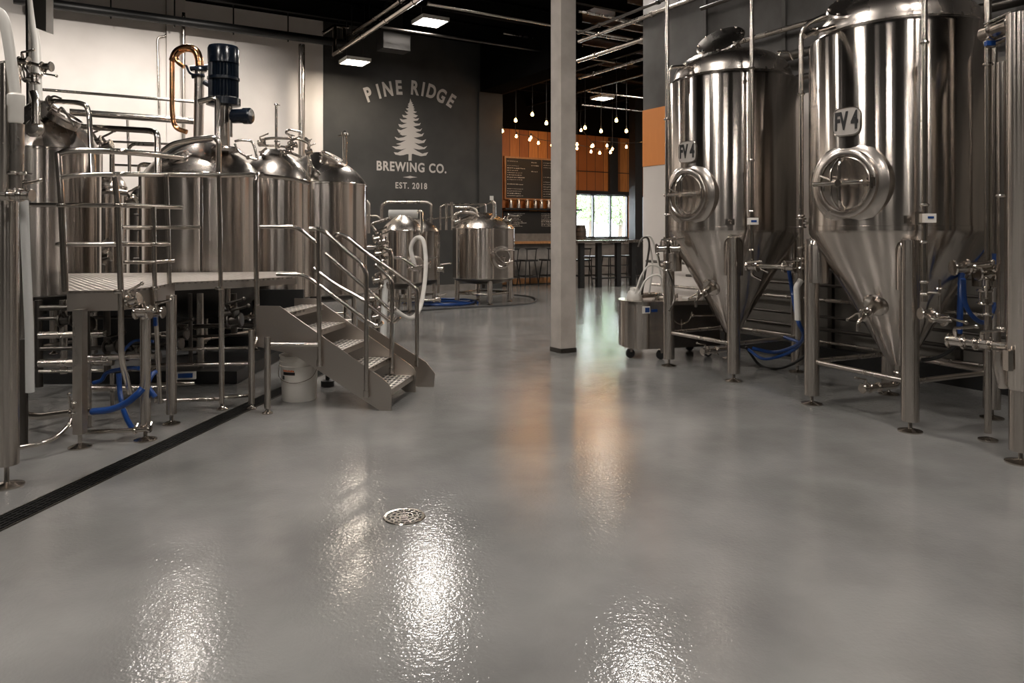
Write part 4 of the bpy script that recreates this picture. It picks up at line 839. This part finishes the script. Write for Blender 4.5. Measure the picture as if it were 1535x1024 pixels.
# ================================================================ FLOOR DRAINS
pa, pb = V((-2.60, 2.4, 0)), V((-1.86, 7.4, 0)); pd_ = (pb-pa).normalized(); pn_ = V((pd_.y, -pd_.x, 0)); Lc = (pb-pa).length; cm = (pa+pb)/2
td = thing('trench_drain', 'long black slotted drain channel in the floor along the platform', 'floor drain', pa)
MB().box(cm+Z*.001, (.145, Lc, .003), pn_, pd_, Z).build('channel', M['grate'], td)
x = MB()
for s_ in (-1, 1): x.box(cm+pn_*(s_*.072)+Z*.003, (.008, Lc, .008), pn_, pd_, Z)
x.build('edge_frame', M['dark_steel'], td)
x = MB()
for k in range(5): x.box(cm+pn_*(-.052+.026*k)+Z*.004, (.012, Lc, .006), pn_, pd_, Z)
n_ = int(Lc/.05)
for k in range(n_): x.box(pa+pd_*(.02+.05*k)+Z*.0035, (.13, .012, .005), pn_, pd_, Z)
x.build('grate', M['grate'], td)
dc = G(606, 775); fd = thing('floor_drain', 'round steel floor drain cover in the open grey floor', 'floor drain', dc)
MB().lathe([(0, .0005), (.092, .0005), (.092, .0015), (0, .0015)], dc, n=40).build('sump', M['black'], fd)
MB().lathe([(.086, .001), (.086, .005), (.099, .006), (.103, .001)], dc, n=48, closed=True).build('rim', M['steel'], fd)
x = MB()
for r1, r2 in ((.0, .008), (.018, .026), (.040, .048), (.064, .070)): x.lathe([(max(r1, .0005), .002), (max(r1, .0005), .005), (r2, .005), (r2, .002)], dc, n=36, closed=True)
for k in range(18):
    a = k*math.pi/9; u_ = V((math.cos(a), math.sin(a), 0)); i0 = .008 if k % 3 == 0 else (.045 if k % 2 else .068)
    if i0 > .06: i0 = .066
    x.box(dc+u_*((i0+.088)/2)+Z*.0035, (.088-i0, .007, .003), u_, Z.cross(u_), Z)
x.build('grate', M['satin'], fd)
# ================================================================ BRITE TANKS BY THE DARK WALL
b1 = vessel('serving_tank', 'squat steel tank on four legs nearest the bar, side door on its right', 'tank', -.55, 14.2, .60, .48, 1.44, 1.74, 'squat tanks by the dark wall', legs=4, lr=.05, base=-75, top=.12)
b2 = vessel('serving_tank', 'squat steel tank left of the one nearest the bar, clear cylinder above', 'tank', *P(604, 400, 12.6).xy, .355, .50, 1.40, 1.66, 'squat tanks by the dark wall', legs=4, lr=.04, base=-60, top=.08)
b3 = vessel('serving_tank', 'squat steel tank half hidden behind the left squat tank', 'tank', *P(629, 400, 13.7).xy, .37, .48, 1.38, 1.60, 'squat tanks by the dark wall', legs=3, lr=.035, base=-80, top=.1)
def sidedoor(t, c, px, py, Y, s):
    p = P(px, py, Y); n = (p-c); n.z = 0; n.normalize(); tx = Z.cross(n)
    o = MB().lathe([(.16*s, -.08), (.16*s, .02), (.13*s, .035), (.12*s, .025), (0, .03)], p, n, 30).build('side_door', M['dome'], t)
    x = MB(); x.cyl(p-tx*.17*s+n*.07+Z*.1*s, p+tx*.17*s+n*.07+Z*.1*s, .012, n=8); x.tube([p-tx*.17*s+n*.06+Z*.1*s, p+n*.09-Z*.08*s, p+tx*.15*s+n*.06-Z*.05*s], .01, 8); x.sph(p+n*.08, .025, 8); x.build('door_bar', M['steel'], o)
sidedoor(b1, V((-.55, 14.2, 0)), 752, 386, 13.68, 1.35)
x = MB(); q = P(623, 395, 12.25); x.lathe([(.13, -.1), (.13, .02), (.10, .03), (.0, .02)], q, V((.3, -1, 0)), 28); x.build('side_door', M['satin'], b2)
def wpipe(label, pts, r, m='satin', name='wall_pipe', cl=()): 
    return run(name, label, 'pipe', [P(*p) for p in pts], r, m=m)
tag(MB().tube([P(583, 321, 12.7), P(626, 321, 12.7)], .075, 16).build('sight_cylinder', M['clear']), 'clear horizontal cylinder above the left squat tank', 'cylinder')
o = run('cylinder_pipe', 'upright pipe at the right end of the clear cylinder', 'pipe', [P(626, 319, 12.6), P(632, 316, 12.6), P(632, 350, 12.3)], .03)
for i, (pts, r, lb) in enumerate((
    ([(540, 301, 15.4), (550, 301, 15.4), (553, 306, 15.4), (553, 350, 15.4)], .035, 'hooked pipe on the dark wall just right of the brew kettles'),
    ([(572, 330, 15.6), (572, 308, 15.6), (580, 303, 15.6), (640, 303, 15.8), (646, 306, 15.8), (646, 340, 15.8)], .035, 'long arched pipe on the dark wall above the clear cylinder'),
    ([(549, 324, 15.4), (566, 324, 15.4), (570, 328, 15.4)], .025, 'short hooked pipe on the dark wall above the stair rail'),
    ([(641, 329, 15.9), (672, 326, 16.1), (740, 302, 16.5)], .02, 'thin sloping pipe on the dark wall behind the squat tanks'),
    ([(660, 345, 15.9), (660, 310, 15.9), (666, 307, 15.9), (728, 306, 16.2), (728, 325, 16.2)], .022, 'thin arched pipe on the dark wall behind the tank nearest the bar'),
    ([(669, 345, 15.7), (669, 305, 15.7)], .03, 'left of two upright pipes between the squat tanks'),
    ([(678, 345, 15.7), (677, 303, 15.7)], .03, 'right of two upright pipes between the squat tanks'),
    ([(679, 330, 13.9), (681, 322, 13.9), (690, 318, 13.9), (712, 319, 13.9), (716, 325, 13.9)], .03, 'bent pipe over the dome of the tank nearest the bar'),
    ([(682, 311, 14.2), (708, 311, 14.2), (714, 315, 14.2), (716, 324, 14.2)], .026, 'upper bent pipe over the dome of the tank nearest the bar'),
    ([(657, 440, 13.2), (657, 352, 13.2)], .028, 'upright pipe at the right side of the hidden squat tank'),
    ([(566, 350, 12.4), (556, 336, 12.4), (575, 330, 12.4), (586, 326, 12.4)], .025, 'curled pipe left of the clear cylinder'))):
    wpipe(lb, pts, r)
o = run('gauge_pipe', 'upright gauge pipe with pale box on the tank nearest the bar', 'pipe', [P(741, 331, 14.0), P(741, 305, 14.0), P(737, 301, 14.0)], .035, m='satin'); MB().box(P(737, 297, 14.0), (.07, .05, .08)).build('gauge_box', M['white'], o)
o = run('spray_arm', 'short tilted pipe at the left shoulder of the tank nearest the bar', 'pipe', [P(683, 333, 13.7), P(705, 324, 13.9)], .035); valve(o, P(686, 332, 13.7), (1, 0, .3), 2.2, hv=(0, -.5, 1))
o = run('spray_arm', 'short tilted pipe at the right shoulder of the tank nearest the bar', 'pipe', [P(757, 328, 14.1), P(768, 334, 13.9)], .03, m='dark_steel'); valve(o, P(760, 330, 14), (1, 0, -.3), 2.0, hv=(0, -.5, 1))
o = run('transfer_pipe', 'low pipe between the squat tanks just above the blue hose', 'pipe', [P(620, 451, 12.6), P(661, 449, 12.6)], .022); valve(o, P(656, 449, 12.6), (1, 0, 0), 1.4)
o = run('transfer_pipe', 'pipe with valve between left squat tank and its neighbour', 'pipe', [P(612, 402, 12.2), P(632, 398, 12.2), P(645, 396, 12.4)], .018); valve(o, P(640, 397, 12.3), (1, 0, 0), 1.8, hv=(0, -.5, 1)); valve(o, P(660, 404, 12.6), (1, 0, 0), 1.8)
# valve tree beside the stair
vt = thing('valve_manifold', 'upright manifold with many small valves just behind the stair handrail', 'manifold', G(568, 560)*1.0)
Yv = 9.2
for nm, pts, r in (('pipe', [(570, 500, Yv), (570, 352, Yv)], .022), ('pipe', [(551, 371, Yv), (578, 371, Yv), (587, 380, Yv), (587, 405, Yv)], .028), ('pipe', [(560, 386, Yv), (582, 386, Yv)], .02), ('pipe', [(588, 386, Yv+.8), (604, 387, Yv+.8), (622, 400, Yv+.8)], .022), ('pipe', [(560, 440, Yv), (562, 500, Yv)], .035), ('pipe', [(578, 420, Yv), (574, 510, Yv-.3)], .04)):
    ppart(vt, nm, pts, r, 'clear' if pts[0][0] == 578 else 'steel')
for (a, b) in ((566, 358), (574, 362), (568, 380), (572, 392), (566, 420), (576, 430), (560, 447), (572, 462), (580, 480), (564, 475)): valve(vt, P(a, b, Yv-.03), (1, 0, .2), 1.6, hv=(0, -.5, 1))
bs = G(570, 500); MB().lathe([(.09, 0), (.09, .012), (.03, .03), (.025, .3)], V((P(568, 1, Yv).x, Yv, 0)), n=16).build('foot', M['steel'], vt)
tag(MB().curve([P(622, 400, 10.6), P(616, 372, 10.6), P(624, 357, 10.6), P(634, 360, 10.5), P(638, 385, 10.4), P(637, 420, 10.2), P(630, 460, 9.8), P(616, 477, 9.5), P(596, 468, 9.3), P(583, 455, 9.2)], .030, 10).build('hose', M['pale']), 'large pale hose loop hanging behind the end of the stair handrail', 'hose')
tag(MB().curve([P(600, 442, 9.6), P(598, 458, 9.6), P(594, 472, 9.5), P(586, 486, 9.3)], .014, 8).build('hose', M['dark_steel']), 'short dark hose behind the outer stair handrail', 'hose')
# blue hose coil and kerb on the floor
cq = G(672, 455); pts = []
for k in range(61):
    a = k/60*2*math.pi*2; rr = .56-.07*(k/60*2); pts.append(cq+V((math.cos(a)*rr, math.sin(a)*rr*1.2, .02+.012*(k/60*2))))
pts.append(cq+V((-.9, .1, .02))); tag(MB().tube(pts, .022, 8, bend=0).build('hose_coil', M['blue']), 'coil of blue hose on the floor before the squat tanks', 'hose')
tag(MB().curve([G(572, 470), G(640, 466), G(700, 462), G(760, 459), G(793, 456), G(803, 451), G(796, 446), G(772, 443)], .028, 8).build('floor_kerb', M['rubber']), 'black rubber kerb curving on the floor around the squat tanks', 'kerb')

# ================================================================ WALL SIGN
sg = thing('wall_sign', 'white painted pine tree and brewery lettering on the dark wall', 'sign', V(wallpt(616, 290, VA-.01)))
nW = -B
def wmap(px, py, rot=0.0, sx=1.0):
    q0 = wallpt(px, py, VA); ca, sa = math.cos(rot), math.sin(rot)
    return lambda X, Y_, D: q0+A*(X*ca-Y_*sa)+Z*(X*sa+Y_*ca)+nW*(.002+D)
for ch, x_, y_, rot in (('P', 70, 187, 21), ('I', 158, 160, 16), ('N', 235, 140, 11), ('E', 328, 127, 5), ('R', 462, 130, -3), ('I', 535, 141, -9), ('D', 605, 160, -14), ('G', 690, 196, -22), ('E', 772, 238, -29)):
    wrap_text(ch, .43, .72, wmap(540+x_/5.69, 110+y_/5.69, math.radians(rot)), .004, .015).build('letter', M['letters'], sg)
wrap_text('BREWING CO.', .285, .83, wmap(618, 251.5), .004, .008, sp=1.14).build('lettering', M['letters'], sg)
wrap_text('EST. 2018', .19, .84, wmap(616.5, 279), .004, .004, sp=1.2).build('lettering', M['letters'], sg)
def sp_(x, y): return wallpt(540+x/5.69, 110+y/5.69, VA-.006)
MB().prism([sp_(365, 885), sp_(400, 880), sp_(425, 874), sp_(450, 880), sp_(487, 886), sp_(450, 890), sp_(425, 895), sp_(400, 890)], B*.004).build('ornament', M['letters'], sg)
rt = [(428, 215), (438, 245), (446, 250), (441, 258), (455, 266), (446, 275), (462, 288), (450, 296), (468, 304), (452, 312), (468, 325), (484, 328), (468, 338), (448, 340), (470, 352), (493, 360), (475, 375), (448, 376), (472, 388), (503, 382), (490, 402), (450, 408), (470, 425), (500, 430), (517, 422), (508, 442), (470, 450), (452, 452), (480, 472), (510, 480), (529, 468), (515, 492), (470, 500), (490, 508), (520, 520), (545, 508), (530, 535), (490, 545), (455, 548), (485, 560), (530, 575), (562, 562), (545, 592), (500, 600), (460, 592), (500, 615), (540, 632), (572, 620), (550, 645), (500, 650), (450, 640), (490, 665), (530, 685), (580, 672), (562, 700), (520, 707), (480, 696), (450, 686), (440, 688), (438, 745)]
lt = [(412, 745), (413, 690), (400, 688), (370, 697), (340, 700), (300, 692), (287, 673), (320, 676), (360, 655), (395, 640), (350, 650), (305, 645), (270, 622), (310, 625), (350, 612), (330, 608), (305, 602), (345, 592), (390, 570), (345, 575), (310, 565), (293, 540), (325, 552), (370, 545), (400, 530), (360, 530), (335, 515), (350, 508), (330, 505), (315, 475), (345, 485), (385, 470), (405, 460), (360, 465), (335, 455), (325, 432), (355, 438), (400, 425), (370, 420), (350, 408), (337, 386), (365, 395), (405, 388), (385, 378), (368, 375), (358, 352), (385, 360), (410, 350), (395, 342), (380, 322), (400, 330), (413, 320), (398, 312), (390, 298), (404, 300), (415, 290), (403, 280), (415, 272), (408, 262), (420, 250)]
MB().prism([sp_(*p) for p in rt+lt], B*.004).build('pine_tree', M['letters'], sg)

# ================================================================ PIPES ON WALL AND CEILING
def tt(v, px, py): return wallpt(px, py, v)
zq = tt(VA-.45, 300, 36).z; u0_, u1_ = tt(VA-.45, 20, 30).dot(A), tt(VA-.45, 522, 60).dot(A)
o = run('ceiling_pipe', 'dark pipe running across the top of the white wall', 'pipe', [UV(u0_, VA-.45, zq), UV(u1_, VA-.45, zq)], .085, m='black', n=14)
x = MB()
for k in range(6): u_ = u0_+.4+(u1_-u0_-.6)*k/5; x.cyl(UV(u_, VA-.45, zq-.12), UV(u_, VA-.45, CH-.03), .014, n=6)
x.build('hanger', M['black'], o)
q = tt(VA-.3, 452, 100); run('riser_pipe', 'dark brown vertical pipe on the white wall near the painted wall', 'pipe', [UV(q.dot(A), VA-.3, .1), UV(q.dot(A), VA-.3, zq-.1)], .068, m='satin', n=16)
q = tt(VA-.25, 275, 100); run('riser_pipe', 'vertical pipe beside the wall pilaster left of the motor', 'pipe', [UV(q.dot(A), VA-.25, .1), UV(q.dot(A), VA-.25, CH-.3)], .035, m='satin')
qa, qb, qc, qd = (tt(VA-.03, *p) for p in ((250, -5), (250, 54), (236, 56), (239, 180)))
run('conduit', 'thin kinked conduit on the white wall left of the pilaster', 'conduit', [qa, qb, qc, qd], .02, m='satin')
def bline(label, px, py, v, s, r, m='steel', name='ceiling_pipe', hang=True):
    q = wallpt(px, py, v); o = run(name, label, 'pipe', [q, q-B*s], r, m=m, n=12)
    for k in range(int(s/1.2)): MB().ring(q-B*(.5+1.2*k), B, r, .012, .05, 12).build('joint', M[m], o)
    if hang:
        x = MB()
        for k in range(int(s/2.4)): p = q-B*(1.1+2.4*k); x.cyl(p, V((p.x, p.y, CH-.02)), .01, n=6)
        x.build('hanger', M['black'], o)
    return o
q0 = wallpt(501, 82, VA-.5); q1 = wallpt(519, 57, VA-.5)
bline('lower bright ceiling pipe of the pair coming forward from the wall corner', 501, 82, VA-.5, 11, .05)
bline('upper bright ceiling pipe of the pair coming forward from the wall corner', 519, 57, VA-.5, 11, .045)
bline('thin dull ceiling pipe between the bright pair', 526, 62, VA-.5, 11, .02, 'satin')
run('pipe_loop', 'squared pipe loop joining the bright ceiling pipes at the wall corner', 'pipe', [wallpt(484, 50, VA-.5), wallpt(501, 39, VA-.5), wallpt(522, 41, VA-.5)], .04, m='steel')
run('pipe_drop', 'left short vertical pipe under the squared loop at the wall corner', 'pipe', [wallpt(502, 40, VA-.5), wallpt(501, 84, VA-.5)], .045, m='steel')
run('pipe_drop', 'right short vertical pipe under the squared loop at the wall corner', 'pipe', [wallpt(515, 40, VA-.5), wallpt(516, 58, VA-.5)], .035, m='steel')
def aline(label, p0, Y, s, r, m='steel'):
    q = P(*p0, Y); return run('ceiling_pipe', label, 'pipe', [q, q+A*s], r, m=m, n=10)
aline('bright thin ceiling pipe crossing right of the large lit panel to the column', (640, 5), 11.6, 4.2, .03)
aline('faint thin ceiling pipe passing below the large lit panel', (570, 40), 13.3, 5.4, .025, 'dark_steel')
for (a, b, v, s, r, m, l) in ((866, 91, 10.2, 4.5, .04, 'steel', 'bright ceiling pipe right of the column, lowest of three'), (868, 62, 9.4, 4.5, .03, 'satin', 'dull ceiling pipe right of the column, middle of three'), (866, 50, 8.6, 4, .02, 'dark_steel', 'thin ceiling pipe right of the column, upper of three'),
        (868, 117, 12.5, 5, .03, 'satin', 'ceiling pipe below the wood boards right of the column'), (866, 138, 15.0, 5, .025, 'dark_steel', 'thin far ceiling pipe near the taproom panel')):
    bline(l, a, b, v, s, r, m, hang=False)
for i, (a, b, Y, s) in enumerate(((868, 17, 11, 1.4), (920, 29, 11, 1.3), (870, 49, 12.5, 1.6), (872, 157, 18, 3.5), (880, 137, 17, 3), (755, 50, 15, 2))):
    aline('thin crosswise ceiling conduit amid the dark ceiling right of centre', (a, b), Y, s, .018, 'satin')['group'] = 'ceiling conduits'
tag(MB().box(P(590, 62, 14.2), (.55, .35, .38), A, B, Z).box(P(590, 62, 14.2)+Z*.52, (.3, .2, .66), A, B, Z).build('duct_box', M['duct']), 'dark sheet metal duct box near the ceiling above the dark wall', 'duct')
# steel bracket upper left
tag(MB().prism([P(46, -20, 7.4), P(69, -20, 7.4), P(69, 47, 7.4), P(54, 42, 7.4)], V((0, .12, 0))).build('beam_bracket', M['dark_steel']), 'dark tapered steel bracket at the upper left corner', 'bracket')

# ================================================================ TAPROOM
def bw(px, py): return wallpt(px, py, VT-.02)
u0_, u1_ = uz(756, 270, VT)[0], uz(862, 270, VT)[0]; z1_, z0_ = uz(800, 238, VT)[1], uz(800, 299, VT)[1]
cb_ = thing('chalkboard', 'large menu chalkboard in a wooden frame on the orange boards', 'chalkboard', UV((u0_+u1_)/2, VT-.03, z0_))
MB().box(UV((u0_+u1_)/2, VT-.02, (z0_+z1_)/2), (u1_-u0_, .03, z1_-z0_), A, B, Z).build('board', M['board'], cb_)
x = MB(); f_ = .05
for z in (z0_, z1_): x.box(UV((u0_+u1_)/2, VT-.03, z), (u1_-u0_+f_, .06, f_), A, B, Z)
for u in (u0_, u1_, (u0_+u1_)/2): x.box(UV(u, VT-.03, (z0_+z1_)/2), (f_ if u != (u0_+u1_)/2 else .015, .06, z1_-z0_), A, B, Z)
x.build('frame', M['wood_top'], cb_)
def scribble(u0, u1, z0, z1, rows, rr, off):
    x = MB()
    for i in range(rows):
        z = z1-(z1-z0)*(i+.5)/rows; u = u0; h = rr.choice((.016, .02, .03)); 
        if rr.random() < .12: continue
        end = u0+(u1-u0)*rr.uniform(.5, 1)
        while u < end:
            l = rr.uniform(.02, .07); x.box(UV(u+l/2, VT-off, z+rr.uniform(-.004, .004)), (l, .002, h*rr.uniform(.5, 1)), A, B, Z); u += l+rr.uniform(.008, .03)
    return x
rr = random.Random(3); W4 = (u1_-u0_)
for (a, b, n) in ((.03, .27, 16), (.36, .47, 4), (.53, .72, 15), (.78, .97, 14)):
    top = z1_-.08; bot = z0_+.06 if n > 5 else z1_-.45
    scribble(u0_+W4*a, u0_+W4*b, bot, top, n, rr, .037).build('chalk_writing', M['chalk'], cb_)
# shelf, tap row, lower board
zs = uz(800, 314, VT)[1]; sh = MB().box(UV((u0_+u1_)/2, VT-.12, zs), (u1_-u0_+.2, .24, .05), A, B, Z); tag(sh.build('wall_shelf', M['black']), 'black shelf holding the row of shiny growlers', 'shelf')
z2 = uz(800, 302, VT)[1]
for i, px in enumerate((765, 777, 790, 802, 811, 822)):
    q = wallpt(px, 302, VT-.13); q.z = zs+.025
    t = thing('growler', ['leftmost shiny growler on the taproom shelf', 'second shiny growler from the left on the taproom shelf', 'third shiny growler from the left on the taproom shelf', 'fourth shiny growler from the left on the taproom shelf', 'fifth shiny growler from the left, close to its right neighbour', 'rightmost shiny growler on the shelf beside the column'][i], 'growler', q, 'growlers on the taproom shelf')
    MB().lathe([(.062, 0), (.07, .01), (.07, .21), (.06, .235), (.04, .245)], q, n=20).build('canister', M['dome'], t)
    MB().lathe([(.035, .245), (.035, .275), (0, .28)], q, n=14).build('lid', M['white'], t)
z3, z4 = uz(800, 317, VT)[1], uz(800, 350, VT)[1]
lb = thing('menu_board', 'dark lower board with small writing beneath the growler shelf', 'menu board', UV((u0_+u1_)/2, VT-.02, z4))
MB().box(UV((u0_+u1_)/2, VT-.02, (z3+z4)/2), (u1_-u0_+.1, .03, z3-z4), A, B, Z).build('board', M['board'], lb)
for (a, b) in ((.03, .30), (.50, .70), (.74, .95)): scribble(u0_+W4*a, u0_+W4*b, z4+.2, z3-.05, 9, rr, .037).build('chalk_writing', M['chalk'], lb)
struct(slab(UE, u1_, VT-.03, VT, .0, z4), 'trim_50', M['counter'])
# bar
bp0 = G(790, 427); vb = bp0.dot(B); ue = uz(858, 400, vb)[0]
bar = thing('bar_counter', 'concrete fronted bar counter with warm wooden top in the taproom', 'bar', UV(UE+1.5, vb, 0))
MB().box(UV((UE+.1+ue)/2, vb+.3, .53), (ue-UE-.1, .56, 1.04), A, B, Z).build('bar_front', M['counter'], bar)
MB().box(UV((UE+.1+ue)/2, vb+.25, 1.08), (ue-UE-.05, .75, .055), A, B, Z).build('bar_top', M['wood_top'], bar)
MB().box(UV((UE+.1+ue)/2, vb+.01, .10), (ue-UE-.1, .03, .14), A, B, Z).build('kick_plate', M['wood_top'], bar)
brl = wallpt(871, 345, vb+.5); brl = V((brl.x, brl.y, 1.12))
# window counter behind high table
wc = thing('window_counter', 'low grey counter standing under the taproom window', 'counter', UV((wu0+wu1)/2, VT-.6, 0))
MB().box(UV((wu0+wu1)/2-.3, VT-.4, .48), (wu1-wu0+.9, .6, .96), A, B, Z).build('front', M['counter'], wc)
MB().box(UV((wu0+wu1)/2-.3, VT-.4, .98), (wu1-wu0+1, .68, .04), A, B, Z).build('worktop', M['satin'], wc)
bz = wallpt(871, 350, VT-.35); bb = V((bz.x, bz.y, 1.0))
brr = thing('barrel', 'small dark wooden barrel standing by the left edge of the window', 'barrel', bb)
MB().lathe([(.13, 0), (.17, .18), (.175, .28), (.17, .38), (.13, .56), (.12, .55), (0, .55)], bb, n=28).build('staves', M['barrel'], brr)
for z in (.06, .2, .36, .5): MB().ring(bb+Z*z, Z, .145 if z in (.06, .5) else .172, .008, .03, 28).build('hoop', M['dark_steel'], brr)
# high table
qt = G(897, 431); vt_ = qt.dot(B)
q0, q1 = wallpt(862, 361, vt_).dot(A), wallpt(967, 361, vt_).dot(A)
ht = thing('high_table', 'long high table with thick black legs before the taproom window', 'table', UV((q0+q1)/2, vt_, 0))
MB().box(UV((q0+q1)/2, vt_+.2, 1.12), (q1-q0, .6, .06), A, B, Z).build('tabletop', M['satin'], ht)
for px in (872, 898, 927, 949):
    u = wallpt(px, 400, vt_).dot(A); MB().box(UV(u, vt_+.02, .545), (.13, .1, 1.09), A, B, Z).build('leg', M['black'], ht)
MB().box(UV((q0+q1)/2+.2, vt_+.02, .22), (q1-q0-.7, .04, .04), A, B, Z).build('stretcher', M['black'], ht)
def stool(q, h, back, label, group, rz=0):
    q = V((q.x, q.y, 0)); t = thing('bar_stool', label, 'stool', q, group); s = .15
    MB().box(q+Z*h, (.38, .36, .04), A, B, Z).build('seat', M['black'], t)
    for a in (-1, 1):
        for b in (-1, 1):
            MB().tube([q+A*(a*(s+.05))+B*(b*(s+.05)), q+A*(a*s*.85)+B*(b*s*.85)+Z*(h-.01)], .014, 8).build('leg', M['black'], t)
    x = MB()
    for z in ((.24, .25) if back else (.22, .45)):
        f_ = s+.05-(.05+s*.15)*z/h
        for a in (-1, 1): x.cyl(q+A*(a*f_)-B*f_+Z*z, q+A*(a*f_)+B*f_+Z*z, .011, n=6); x.cyl(q-A*f_+B*(a*f_)+Z*z, q+A*f_+B*(a*f_)+Z*z, .011, n=6)
    x.build('footrest', M['black'], t)
    if back:
        x = MB()
        for a in (-1, 1): x.cyl(q+A*(a*.12)-B*.16+Z*h, q+A*(a*.14)-B*.19+Z*(h+.29), .012, n=6)
        x.prism([q-A*.2-B*.19+Z*(h+.31), q-A*.14-B*.19+Z*(h+.27), q+A*.14-B*.19+Z*(h+.27), q+A*.2-B*.19+Z*(h+.31)], B*.03); x.build('backrest', M['black'], t)
    return t
s0 = None
for px, lb_ in ((791, 'black metal bar stool before the bar, nearer the squat tank'), (823, 'black metal bar stool at the bar, left beside the concrete column'), (764, 'black metal bar stool at the bar, mostly hidden behind the squat tank'), (872, 'black metal bar stool just right of the concrete column')):
    q = wallpt(px, 400, vb-.32); q.z = 0
    if px == 872: q = wallpt(872, 400, vt_+.75)*1.0; q.z = 0
    if s0 is None: s0 = stool(q, .64, True, lb_, 'backed stools along the bar')
    else: dup(s0, q, lb_, 'backed stools along the bar')
s1 = None
for px, lb_ in ((885, 'black backless stool behind the high table, leftmost under the window'), (914, 'black backless stool behind the high table, middle under the window'), (941, 'black backless stool behind the high table, nearest the black column')):
    q = wallpt(px, 400, vt_+1.15); q.z = 0
    if s1 is None: s1 = stool(q, .70, False, lb_, 'backless stools at the high table')
    else: dup(s1, q, lb_, 'backless stools at the high table')
# black column and pipe by the window
q = wallpt(953, 300, VT-1.3); struct(MB().box(V((q.x, q.y, CH/2)), (.30, .30, CH-.02), A, B, Z), 'trim_51', M['black'])
q = wallpt(919, 250, VT-.06); struct(MB().box(V((q.x, q.y, (wz1+zt)/2)), (.34, .1, zt-wz1-.05), A, B, Z), 'trim_52', M['board'])
struct(slab(wu0-.05, wu1+.1, VT-.08, VT, wz1-.02, wz1+.10), 'trim_53', M['black'])
zh = uz(900, 258, VT)[1]; struct(slab(wu0-.2, u3, VT-.015, VT, zh-.012, zh+.012), 'trim_54', M['board'])
# pendant bulbs
bulb0 = None
def bulbpart(q, t, s=1.0):
    b = MB().lathe([(.012, .045), (.016, .03), (.03, .005), (.034, -.015), (.026, -.04), (.0, -.05)], q, n=14); v0 = b.build('bulb', M['bulb'], t)
    MB().cyl(q+Z*.04, q+Z*.10, .018, n=10).build('socket', M['black'], t)
near = [((773, 180), 17.5, 'hanging bulb on a long cord, left of the two highest'), ((798, 171), 17.0, 'highest hanging bulb left of the concrete column'), ((819, 184), 16.5, 'hanging bulb close to the left side of the concrete column'), ((753, 196), 18.0, 'hanging bulb right at the corner of the dark wall'),
        ((877, 191), 17.5, 'hanging bulb close to the right side of the concrete column'), ((901, 196), 17.5, 'hanging bulb centred over the window, on a short cord'), ((924, 180), 17.0, 'highest hanging bulb right of the concrete column'), ((939, 196), 17.5, 'hanging bulb just left of the black column')]
for (px, py), Y, lb_ in near:
    q = P(px, py, Y); t = thing('pendant_bulb', lb_, 'hanging bulb', q, 'bulbs hanging from the ceiling'); bulbpart(q, t)
    MB().cyl(q+Z*.10, V((q.x, q.y, CH-.03)), .008, n=6).build('cord', M['black'], t)
for pts_, Y, lb_ in (([(774, 204), (794, 209), (796, 206), (807, 214), (827, 217), (828, 212)], 20.5, 'string of warm bulbs in front of the chalkboard, left of the column'),
                     ([(865, 216), (865, 222), (886, 227), (899, 229), (915, 228), (918, 223)], 20.5, 'lower string of warm bulbs over the window'),
                     ([(871, 195), (887, 219), (889, 218), (910, 218), (939, 220), (965, 216)], 20.8, 'upper string of warm bulbs running over the window to the black column')):
    qs = [P(a, b, Y+.15*i) for i, (a, b) in enumerate(pts_)]; t = thing('string_lights', lb_, 'string lights', qs[0])
    for q in qs: bulbpart(q, t)
    MB().curve([qs[0]+Z*.6]+[q+Z*.11 for q in qs]+[qs[-1]+Z*.6], .008, 6).build('cable', M['black'], t)
    x = MB()
    for q in (qs[0]+Z*.6, qs[-1]+Z*.6): x.cyl(q, V((q.x, q.y, CH-.02)), .007, n=6)
    x.build('hanger', M['black'], t)
# black duct bracket near the right wall top
tag(MB().tube([P(966, 176, 12), P(976, 176, 12), P(976, 186, 12)], .05, 10, bend=.1).build('hook_pipe', M['black']), 'black hooked pipe end above the wood panel beside the fermenter', 'pipe')
